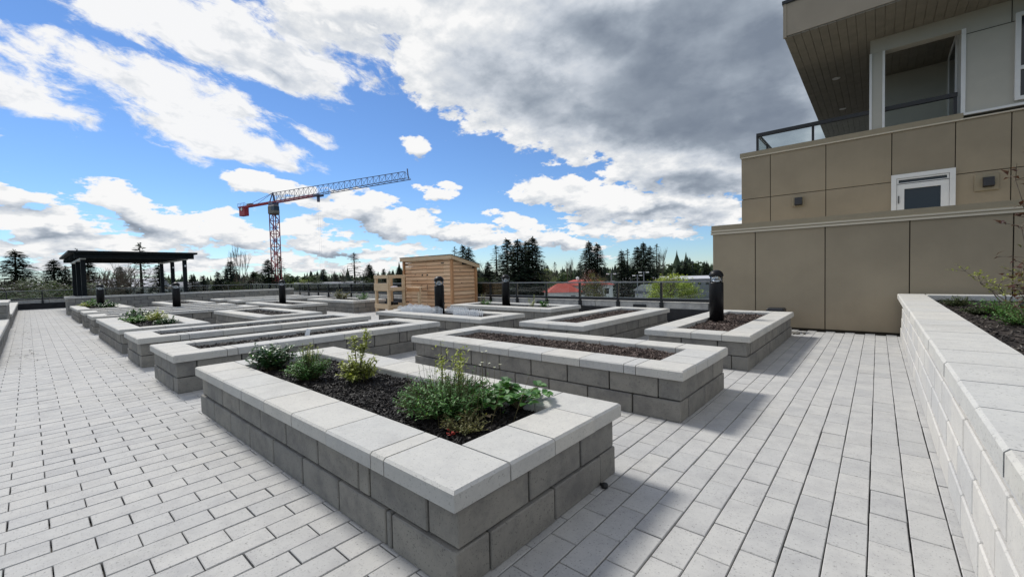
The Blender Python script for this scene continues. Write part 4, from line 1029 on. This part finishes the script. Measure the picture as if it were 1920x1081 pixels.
for i in range(10): cj.bar((-19+i*1.9, -.8, H), (-17.1+i*1.9, .8, H), .14)
cj.build('counter_jib', 'crane_red', cr)
MB().bar((-.3, 0, H+3.0), (-11.5, .7, H+.2), .09).bar((-.3, 0, H+3.0), (-13.5, -.7, H+.2), .09).build('tie_bars', 'crane_navy', cr)
MB().cbox(-18.8, -15.4, -.75, .75, H-3.0, H-.2, .1).build('counterweight', 'crane_red', cr)
MB().lathe([(.55, 0), (.55, .05)], 16).build('emblem', 'white_trim', cr).matrix_local = Matrix.Translation((-17.0, -.86, H-.75)) @ Matrix.Rotation(math.pi/2, 4, 'X')
hr = MB()
for i in range(6):
    for s in (-1, 1): hr.bar((-19+i*.9, s, H+.2), (-19+i*.9, s, H+1.2), .07)
for s in (-1, 1): hr.bar((-19, s, H+1.2), (-14.5, s, H+1.2), .07)
hr.build('handrail', 'crane_navy', cr)
MB().cbox(-14.5, -12.2, -.6, .6, H+.2, H+.9, .1).build('winch', 'crane_grey', cr)
xt = JL*.385
MB().cbox(xt-1.2, xt+1.2, -1.0, 1.0, H-.6, H-.15, .05).box(xt-.4, xt+.2, -.3, .3, H-2.2, H-.6).build('trolley', 'crane_navy', cr)
MB().bar((xt-.2, -.15, H-32), (xt-.2, -.15, H-.6), .015).bar((xt+.2, .15, H-32), (xt+.2, .15, H-.6), .015).build('hoist_rope', 'crane_navy', cr)
MB().cbox(xt-.5, xt+.5, -.3, .3, H-33.2, H-32, .1).build('hook_block', 'crane_navy', cr)

# ------------------------------------------------------------------ trees
def conifer_mesh(seed, dens=1.0, droop=.25, ragged=.3, width=.24):
    """unit height conifer: whorls of boughs carrying small needle sprays; returns crown, trunk"""
    r2 = random.Random(seed); C, Tk = MB(), MB()
    lean = r2.uniform(-.01, .01)
    Tk.tube([(0, 0, 0), (lean*.5, 0, .5), (lean, 0, .99)], [.022, .012, .002], 6, False)
    z = .10
    while z < .985:
        f = 1-z; reach = width*(f**.66)*(1 if z > .22 else .85)
        nb_ = max(4, int(9*dens))
        a0 = r2.uniform(0, 6.28)
        for b2 in range(nb_):
            if r2.random() < ragged*.35: continue
            a = a0+6.283*b2/nb_+r2.gauss(0, .25); L_ = reach*r2.uniform(1-ragged, 1.12)+.008
            ca, sa = math.cos(a), math.sin(a)
            npt = max(3, int(L_*62*dens))
            zt = z+r2.gauss(0, .006)
            end = (ca*L_, sa*L_, zt-droop*L_+.10*L_)
            Tk.tube([(0, 0, zt), end], [.0035, .0008], 3, False)
            for k in range(npt):
                t = (k+.6*r2.random())/npt; t = .12+.92*t
                p = Vector((ca*L_*t, sa*L_*t, zt-droop*L_*t*t+.10*L_*t))
                for sgn in (-1, 1):
                    aa = a+sgn*r2.uniform(.5, 1.2); l = (.034*(1-.45*t)+.010)*r2.uniform(.7, 1.3)*(.65+.6*f)
                    d = Vector((math.cos(aa), math.sin(aa), r2.uniform(-.55, .10))).normalized(); s = Vector((-d.y, d.x, r2.uniform(-.5, .5))).normalized()
                    C.add([p, p+d*l*.5+s*l*.26, p+d*l*1.15, p+d*l*.5-s*l*.26], [(0, 1, 2, 3)])
        z += (.020+.022*f)/max(.6, dens**.5)
    for k in range(10):
        p = Vector((lean, 0, .955+.005*k)); d = rdir(r2, -.2, .6); C.add([p, p+d*.008+Vector((0, 0, .006)), p+d*.018, p+d*.008-Vector((0, 0, .006))], [(0, 1, 2, 3)])
    return C, Tk
CON = []
for sd, dn, dr, rg, wd_ in ((1, 1.1, .45, .30, .26), (2, 1.15, .30, .28, .22), (3, 1.2, .35, .35, .27), (4, .55, .35, .45, .20), (5, 1.2, .2, .15, .20), (6, 1.1, .40, .32, .23)):
    C, Tk = conifer_mesh(sd, dn, dr, rg, wd_)
    CON.append((C.mesh('crown', 'needles'), C.mesh('crown', 'needles_blue'), Tk.mesh('trunk', 'bark')))
def hor(px): return proj(EYE+_f*1000+_r*((px-960)/FPX*1000))[1]
def tree(px, ytop, depth, var, label, wid=1.0, name='conifer_tree', blue=False, group='conifers beyond the terrace'):
    p = at(px, ytop, depth); h = p.z-GZ
    wid *= 1.5
    g = thing(name, label, 'tree', (p.x, p.y, GZ), random.uniform(0, 6), group)
    inst('trunk', CON[var][2], g, (0, 0, 0), (0, 0, 0), (h*wid, h*wid, h)); inst('crown', CON[var][1 if blue else 0], g, (0, 0, 0), (0, 0, 0), (h*wid, h*wid, h))
TR = [(28, 468, 95, 0, 1.25, 'lone drooping conifer at the far left edge'), (100, 486, 110, 2, 1.1, 'conifer just left of the pergola'), (122, 497, 112, 5, 1.0, 'dark conifer touching the pergola left posts'),
      (163, 487, 95, 1, 1.05, 'dark conifer inside the left bay of the pergola'), (224, 499, 110, 4, .9, 'narrow conifer in the middle of the pergola'), (262, 455, 85, 3, .85, 'sparse tall conifer rising above the pergola roof'), (297, 494, 105, 5, .85, 'dark conifer in the right bay of the pergola'),
      (142, 466, 100, 3, .8, 'thin conifer tip above the pergola left corner'),
      (360, 514, 150, 0, 1.1, 'small conifer right of the pergola'), (380, 516, 160, 1, 1.1, 'small dark conifer second right of the pergola'), (408, 509, 150, 1, 1.0, 'small conifer left of the pyramid shaped one'), (432, 489, 150, 4, 1.15, 'pyramid shaped bluish conifer'),
      (475, 508, 150, 5, 1.3, 'broad low conifer left of the crane mast'), (502, 486, 120, 2, .95, 'dark conifer directly left of the crane mast'), (524, 479, 122, 3, .9, 'sparse conifer behind the crane mast'),
      (606, 504, 170, 1, 1.1, 'dark conifer in the row right of the crane mast'), (630, 513, 180, 5, 1.2, 'low conifer in the row right of the crane mast'), (664, 473, 120, 3, 1.1, 'tall sparse conifer between crane and shed'), (692, 495, 118, 2, 1.0, 'conifer left of the potting bench'),
      (719, 503, 140, 1, .7, 'slim conifer above the potting bench, left of a pair'), (730, 507, 140, 5, .7, 'slim conifer above the potting bench, right of a pair'), (748, 500, 120, 2, .9, 'dark conifer at the left edge of the shed'),
      (853, 462, 125, 3, .8, 'thin conifer over the shed roof, leftmost'), (868, 459, 120, 1, .8, 'conifer over the shed roof, middle'), (879, 463, 118, 5, .9, 'conifer over the shed roof, rightmost'),
      (930, 460, 115, 3, 1.0, 'sparse leftmost conifer of the dense dark group'), (951, 447, 112, 1, .95, 'second conifer of the dense dark group'), (970, 449, 108, 2, .95, 'middle conifer of the dense dark group'), (985, 452, 118, 5, 1.0, 'back conifer of the dense dark group'), (998, 444, 110, 2, .95, 'rightmost tall conifer of the dense dark group'), (915, 490, 118, 5, 1.0, 'low conifer at the left foot of the dense dark group'),
      (1040, 491, 160, 3, .8, 'slim sparse conifer behind the red roof'), (1026, 497, 170, 1, .7, 'small dark conifer left of the red roof cupolas'),
      (1104, 452, 130, 2, .85, 'tall dark conifer behind the brown bush, left of a pair'), (1120, 456, 128, 1, .9, 'tall dark conifer behind the brown bush, right of a pair'), (1088, 490, 150, 5, 1.0, 'low conifer at the left foot of the dark pair'),
      (1165, 468, 140, 5, .85, 'left conifer of the dark group beside the tan building'), (1176, 466, 142, 3, .85, 'second conifer of the dark group beside the tan building'), (1194, 462, 138, 1, .85, 'third conifer of the dark group beside the tan building'), (1206, 454, 136, 2, .8, 'tallest conifer of the dark group beside the tan building'), (1219, 461, 140, 5, .85, 'fifth conifer of the dark group beside the tan building'), (1231, 457, 144, 3, .85, 'rightmost conifer of the dark group beside the tan building'),
      (1272, 496, 230, 1, 1.1, 'far conifer near the tan building, left'), (1285, 490, 230, 5, 1.1, 'far conifer near the tan building, middle'), (1298, 489, 235, 2, 1.1, 'far conifer near the tan building, right'), (1325, 493, 225, 0, 1.2, 'far conifer touching the tan building edge')]
for px, yt, d, v, w_, lab in TR: tree(px, yt, d, v, lab, w_, blue=(v == 4))
# far wood that reads as one mass
fw = MB(); fw2 = MB(); r2 = random.Random(77)
def fartree(p, h, w):
    n = 7; lay = 5
    for k in range(lay):
        z0 = h*(.08+.84*k/lay); z1 = min(h, z0+h*.34); rad = w*(1-k/lay)*r2.uniform(.8, 1.15)
        vs = [(p.x+rad*r2.uniform(.6, 1.2)*math.cos(6.283*i/n+k), p.y+rad*r2.uniform(.6, 1.2)*math.sin(6.283*i/n+k), p.z+z0+r2.uniform(-.03, .03)*h) for i in range(n)]+[(p.x, p.y, p.z+z1)]
        fw.add(vs, [(i, (i+1) % n, n) for i in range(n)])
for i in range(1500):
    px = r2.uniform(-150, 1420); d = r2.uniform(230, 430)
    q = at(px, 540, d); clump = math.sin(px*.045)+.6*math.sin(px*.117+2)
    h = r2.uniform(11, 15)+1.8*clump+(r2.uniform(2, 5) if r2.random() < .12 else 0)
    if 1235 < px < 1345: h += 2.5
    if r2.random() < .4:
        for _ in range(3):
            rad = r2.uniform(2, 3.6); cc = Vector((q.x+r2.gauss(0, 2), q.y+r2.gauss(0, 2), GZ+h*.75-rad*.6+r2.uniform(-2, 0)))
            for _ in range(26):
                dd = rdir(r2, -.5, 1); p_ = cc+dd*rad; s_ = dd.orthogonal().normalized(); t_ = dd.cross(s_); l = r2.uniform(.6, 1.2)
                fw2.add([p_+s_*l, p_+t_*l, p_-s_*l, p_-t_*l], [(0, 1, 2, 3)])
    else: fartree(Vector((q.x, q.y, GZ)), h, h*r2.uniform(.22, .36))
for i in range(500):
    px = r2.uniform(-200, 1500); d = r2.uniform(440, 800); q = at(px, 540, d); h = r2.uniform(11, 17); fartree(Vector((q.x, q.y, GZ)), h, h*.4)
tag(fw2.build('far_broadleaf_wood', 'shrub_mid'), 'far olive broadleaf scrub along the horizon', 'wood', kind='stuff')
tag(fw.build('far_wood', 'needles'), 'far belt of dark conifers along the horizon', 'wood', kind='stuff')
# broadleaf and bare trees
def branch_mesh(seed, depth=5, up=.6, twigs=3):
    r2 = random.Random(seed); B = MB(); tips = []
    def grow(p, d, l, r_, lv):
        q_ = p+d*l; q_ += Vector((r2.gauss(0, .02), r2.gauss(0, .02), 0))*l
        B.tube([p, q_], [r_, r_*.65], 4 if lv > 2 else 3, False)
        if lv == 0: tips.append(q_); return
        for _ in range(twigs if lv > 1 else twigs+1):
            nd = (d*up+rdir(r2, -.1, .9)*(1-up)*1.5+Vector((0, 0, .15))).normalized()
            grow(p.lerp(q_, r2.uniform(.55, 1)), nd, l*r2.uniform(.6, .85), r_*.58, lv-1)
    grow(Vector((0, 0, 0)), Vector((0, 0, 1)), .27, .018, depth)
    mz = max(v[2] for v in B.v); B.v = [(x/mz, y/mz, z/mz) for x, y, z in B.v]
    return B, [t/mz for t in tips]
BR = []
for sd, upv in ((11, .55), (12, .7), (13, .45)):
    B, tips = branch_mesh(sd, 5, upv); r2 = random.Random(sd)
    Lm = MB()
    for t in tips:
        for _ in range(3):
            p = t+Vector((r2.gauss(0, .02), r2.gauss(0, .02), r2.gauss(0, .02))); d = rdir(r2, -.5, .8); s = d.orthogonal().normalized(); l = r2.uniform(.012, .024)
            Lm.add([p, p+d*l+s*l*.6, p+d*l*2, p+d*l-s*l*.6], [(0, 1, 2, 3)])
    BR.append((B.mesh('branches', 'twig'), Lm))
def clump_crown(seed, ncl=46, per=70, zc=.62, rx=.30, rz=.36):
    r2 = random.Random(seed); Lm = MB()
    for _ in range(ncl):
        d = rdir(r2, -1, 1); k_ = r2.uniform(.35, 1.0)**.5; c = Vector((d.x*rx*k_, d.y*rx*k_, zc+d.z*rz*k_)); sg = r2.uniform(.03, .07)
        for _ in range(per):
            p = c+Vector((r2.gauss(0, sg), r2.gauss(0, sg), r2.gauss(0, sg*.8))); dd = rdir(r2, -.6, .8); s_ = dd.orthogonal().normalized(); l = r2.uniform(.008, .017)
            if p.z > 1: p.z = 2-p.z
            Lm.add([p, p+dd*l+s_*l*.6, p+dd*l*2, p+dd*l-s_*l*.6], [(0, 1, 2, 3)])
    return Lm
BR = [(b_, clump_crown(60+i)) for i, (b_, _) in enumerate(BR)]
LMs = {(0, 'willow'): clump_crown(90, 90, 130, .60, .33, .36).mesh('crown', 'willow')}
def btree(px, ytop, depth, var, label, lm=None, wid=1.0, name='bare_tree', group=None, cat='tree'):
    p = at(px, ytop, depth); h = p.z-GZ
    g = thing(name, label, cat, (p.x, p.y, GZ), random.uniform(0, 6), group)
    inst('trunk', BR[var][0], g, (0, 0, 0), (0, 0, 0), (h*wid, h*wid, h))
    if lm:
        if (var, lm) not in LMs: LMs[var, lm] = BR[var][1].mesh('crown', lm)
        inst('crown', LMs[var, lm], g, (0, 0, 0), (0, 0, 0), (h*wid, h*wid, h))
for px, yt, d, v, w_, lab in ((193, 497, 90, 0, 1.2, 'bare spreading tree in the left bay of the pergola'), (208, 492, 92, 1, .9, 'bare upright tree in the middle of the pergola'), (240, 492, 90, 2, .9, 'bare tree between the pergola posts'), (448, 455, 140, 1, .35, 'thin bare tree beside the pyramid shaped conifer'), (640, 500, 150, 0, .8, 'bare tree between crane and shed'), (902, 487, 120, 2, 1.0, 'bare tree right of the shed roof'), (1065, 482, 190, 1, .4, 'tall narrow bare poplar behind the red roof'), (1238, 462, 150, 1, .4, 'bare tree at the right of the dark conifer group'), (465, 512, 140, 2, 1.0, 'bare tree left of the crane mast base')):
    btree(px, yt, d, v, lab, None, w_, group='bare trees beyond the terrace')
for px, yt, d, v, w_, lm_, lab in ((1025, 503, 150, 0, 1.0, 'spring', 'fresh green broadleaf tree left of the red roof'), (85, 528, 75, 2, 1.3, 'shrub_mid', 'rounded green tree below the left railing'), (115, 526, 70, 0, 1.3, 'shrub_mid', 'broad green tree left of the pergola posts'), (30, 520, 80, 2, 1.4, 'shrub_mid', 'dull green tree under the lone drooping conifer'), (175, 530, 75, 0, 1.4, 'shrub_mid', 'green tree behind the pergola wall'), (1262, 512, 80, 0, 1.25, 'willow', 'bright yellow green willow behind the glass railing'), (1112, 505, 92, 1, .7, 'leaf_maroon', 'reddish brown budding bush by the red roof'), (1117, 512, 90, 0, .75, 'leaf_olive', 'brown olive bush behind the railing'), (590, 522, 130, 2, 1.4, 'shrub_mid', 'low olive tree right of the crane mast'), (560, 524, 140, 0, 1.4, 'spring', 'pale green tree right of the crane mast base'), (455, 528, 120, 0, 1.4, 'shrub_mid', 'low green tree above the pergola wall end'), (910, 520, 110, 0, 1.4, 'shrub_mid', 'low dark tree right of the shed'), (700, 520, 115, 2, 1.4, 'shrub_mid', 'low dark tree behind the potting bench'), (970, 522, 125, 0, 1.3, 'shrub_mid', 'low tree below the dense dark conifers')):
    btree(px, yt, d, v, lab, lm_, w_, 'broadleaf_tree', 'broadleaf trees beyond the terrace')

# ------------------------------------------------------------------ houses, lots and lamps below
def house(px, py_ridge, depth, L, Wd, hwall, hroof, rz, wm, rm, label, hip=False, cup=0):
    p = at(px, py_ridge, depth); zr_ = p.z; ze = zr_-hroof
    g = thing('house', label, 'house', (p.x, p.y, GZ), rz); ze -= GZ; zr_ -= GZ
    MB().box(-L/2, L/2, -Wd/2, Wd/2, 0, ze).build('wall', wm, g)
    o = .5; hx = L/2-Wd/2 if hip else L/2+o
    rf = MB().add([(-L/2-o, -Wd/2-o, ze), (L/2+o, -Wd/2-o, ze), (L/2+o, Wd/2+o, ze), (-L/2-o, Wd/2+o, ze), (-hx, 0, zr_), (hx, 0, zr_)], [(0, 1, 5, 4), (2, 3, 4, 5), (1, 2, 5), (3, 0, 4), (3, 2, 1, 0)]).build('roof', rm, g)
    for i in range(cup):
        x = (-1)**i*L*.17; cb = MB().box(x-.3, x+.3, -.3, .3, zr_-.3, zr_+.35).add([(x-.42, -.42, zr_+.35), (x+.42, -.42, zr_+.35), (x+.42, .42, zr_+.35), (x-.42, .42, zr_+.35), (x, 0, zr_+.85)], [(0, 1, 4), (1, 2, 4), (2, 3, 4), (3, 0, 4)]); cb.build('cupola', 'house_white', rf)
    n = max(2, int(L/2.6))
    wmesh = MB().box(-.55, .55, -.04, .0, -.7, .7).mesh('window', 'window_dark')
    for i in range(n):
        for sgn in (-1, 1): inst('window', wmesh, g, (-L/2+L*(i+.5)/n, sgn*Wd/2+(0 if sgn < 0 else .04), max(1.2, ze-1.5)))
    return g
house(1054, 531, 100, 7.6, 5.4, 4, 2.0, YAW+.12, 'house_white', 'red_roof', 'low building with a bright red hipped roof behind the railing', True)
house(1098, 523.5, 106, 12, 6, 4, 1.4, YAW+.06, 'house_white', 'red_roof', 'red roofed building with two small cupolas behind the first red roof', True, 2)
house(1290, 517, 165, 46, 26, 5, .9, YAW-.1, 'house_grey', 'roof_pale', 'wide pale flat roofed building left of the tan building')
house(1228, 532, 130, 9, 8, 4, 2.0, YAW+.3, 'house_grey', 'roof_grey', 'grey roofed house behind the railing left of the willow')
house(238, 522, 120, 16, 9, 4, 2.4, YAW+.4, 'house_white', 'roof_pale', 'pale roofed house seen under the pergola')
house(352, 528, 170, 11, 8, 4, 2.2, YAW-.2, 'house_grey', 'roof_grey', 'grey roofed house right of the pergola')
house(78, 529, 115, 14, 9, 4, 1.8, YAW+.1, 'house_grey', 'roof_pale', 'grey house seen between the left conifers')
house(625, 528, 150, 26, 12, 4, 1.8, YAW+.05, 'house_grey', 'roof_grey', 'long grey roofed building behind the railing right of the crane')
house(1150, 526, 180, 18, 10, 4, 2.2, YAW-.2, 'house_white', 'roof_grey', 'pale house behind the brown bush')
lot = at(1230, 560, 80); tag(MB().box(-45, 45, -30, 60, GZ+.01, GZ+.05, Matrix.Translation((lot.x, lot.y, 0)) @ Matrix.Rotation(YAW, 4, 'Z')).build('parking_lot', 'roof_pale'), kind='structure')
def car(px, depth, rz, label):
    q = at(px, 560, depth); g = thing('parked_car', label, 'car', (q.x, q.y, GZ+.05), rz, 'cars in the lot below')
    prof = [(-2.1, .35), (2.1, .35), (2.15, .8), (1.2, .95), (.6, 1.42), (-1.1, 1.45), (-1.75, .98), (-2.15, .9)]
    b2 = MB(); n = len(prof); b2.add([(x, -.85, z) for x, z in prof]+[(x, .85, z) for x, z in prof], [tuple(range(n))[::-1], tuple(range(n, 2*n))]+[(i, (i+1) % n, n+(i+1) % n, n+i) for i in range(n)]); b2.build('body', 'car_paint', g)
    MB().box(-1.2, .75, -.87, .87, 1.0, 1.34).build('window_band', 'window_dark', g)
    for x in (-1.3, 1.3):
        for y in (-.8, .8): MB().tube([(x, y-.1, .33), (x, y+.1, .33)], .33, 12).build('wheel', 'black_metal', g)
for i, (px, d, lab) in enumerate(((1172, 95, 'parked car in the lot below, leftmost'), (1188, 92, 'parked car in the lot below, middle one'), (1300, 95, 'parked car right of the willow'))): car(px, d, YAW+.6*i, lab)
for i, (px, yt, d, lab) in enumerate(((1195, 515, 110, 'street lamp in front of the dark conifer group, left'), (1207, 509, 105, 'street lamp in front of the dark conifer group, right'), (1146, 512, 110, 'street lamp near the brown bush'))):
    p = at(px, yt, d); g = thing('street_lamp', lab, 'street lamp', (p.x, p.y, GZ), YAW, 'street lamps in the lot below'); h = p.z-GZ
    MB().tube([(0, 0, 0), (0, 0, h)], [.14, .09], 8).build('pole', 'roof_grey', g)
    MB().bar((-.9, 0, h-.1), (.9, 0, h-.1), .10).build('arm', 'roof_grey', g)
    for x in (-.9, .9): MB().cbox(x-.35, x+.35, -.25, .25, h-.3, h-.05, .05).build('lamp_head', 'white_trim', g)
# wind-blown litter along the seat wall
ll_ = MB(); r2 = random.Random(8)
for _ in range(46):
    q = on_z(r2.uniform(2, 60), r2.uniform(600, 700), .004); q.y = max(q.y, -.33)+abs(r2.gauss(0, .10))
    leaf(ll_, Vector((q.x+r2.gauss(0, .4), q.y, .008)), rdir(r2, -.05, .25), _z, r2.uniform(.04, .11), r2.uniform(.006, .03))
tag(ll_.build('leaf_litter', 'bark'), 'dry twigs and leaf litter along the left seat wall', 'litter', kind='stuff')
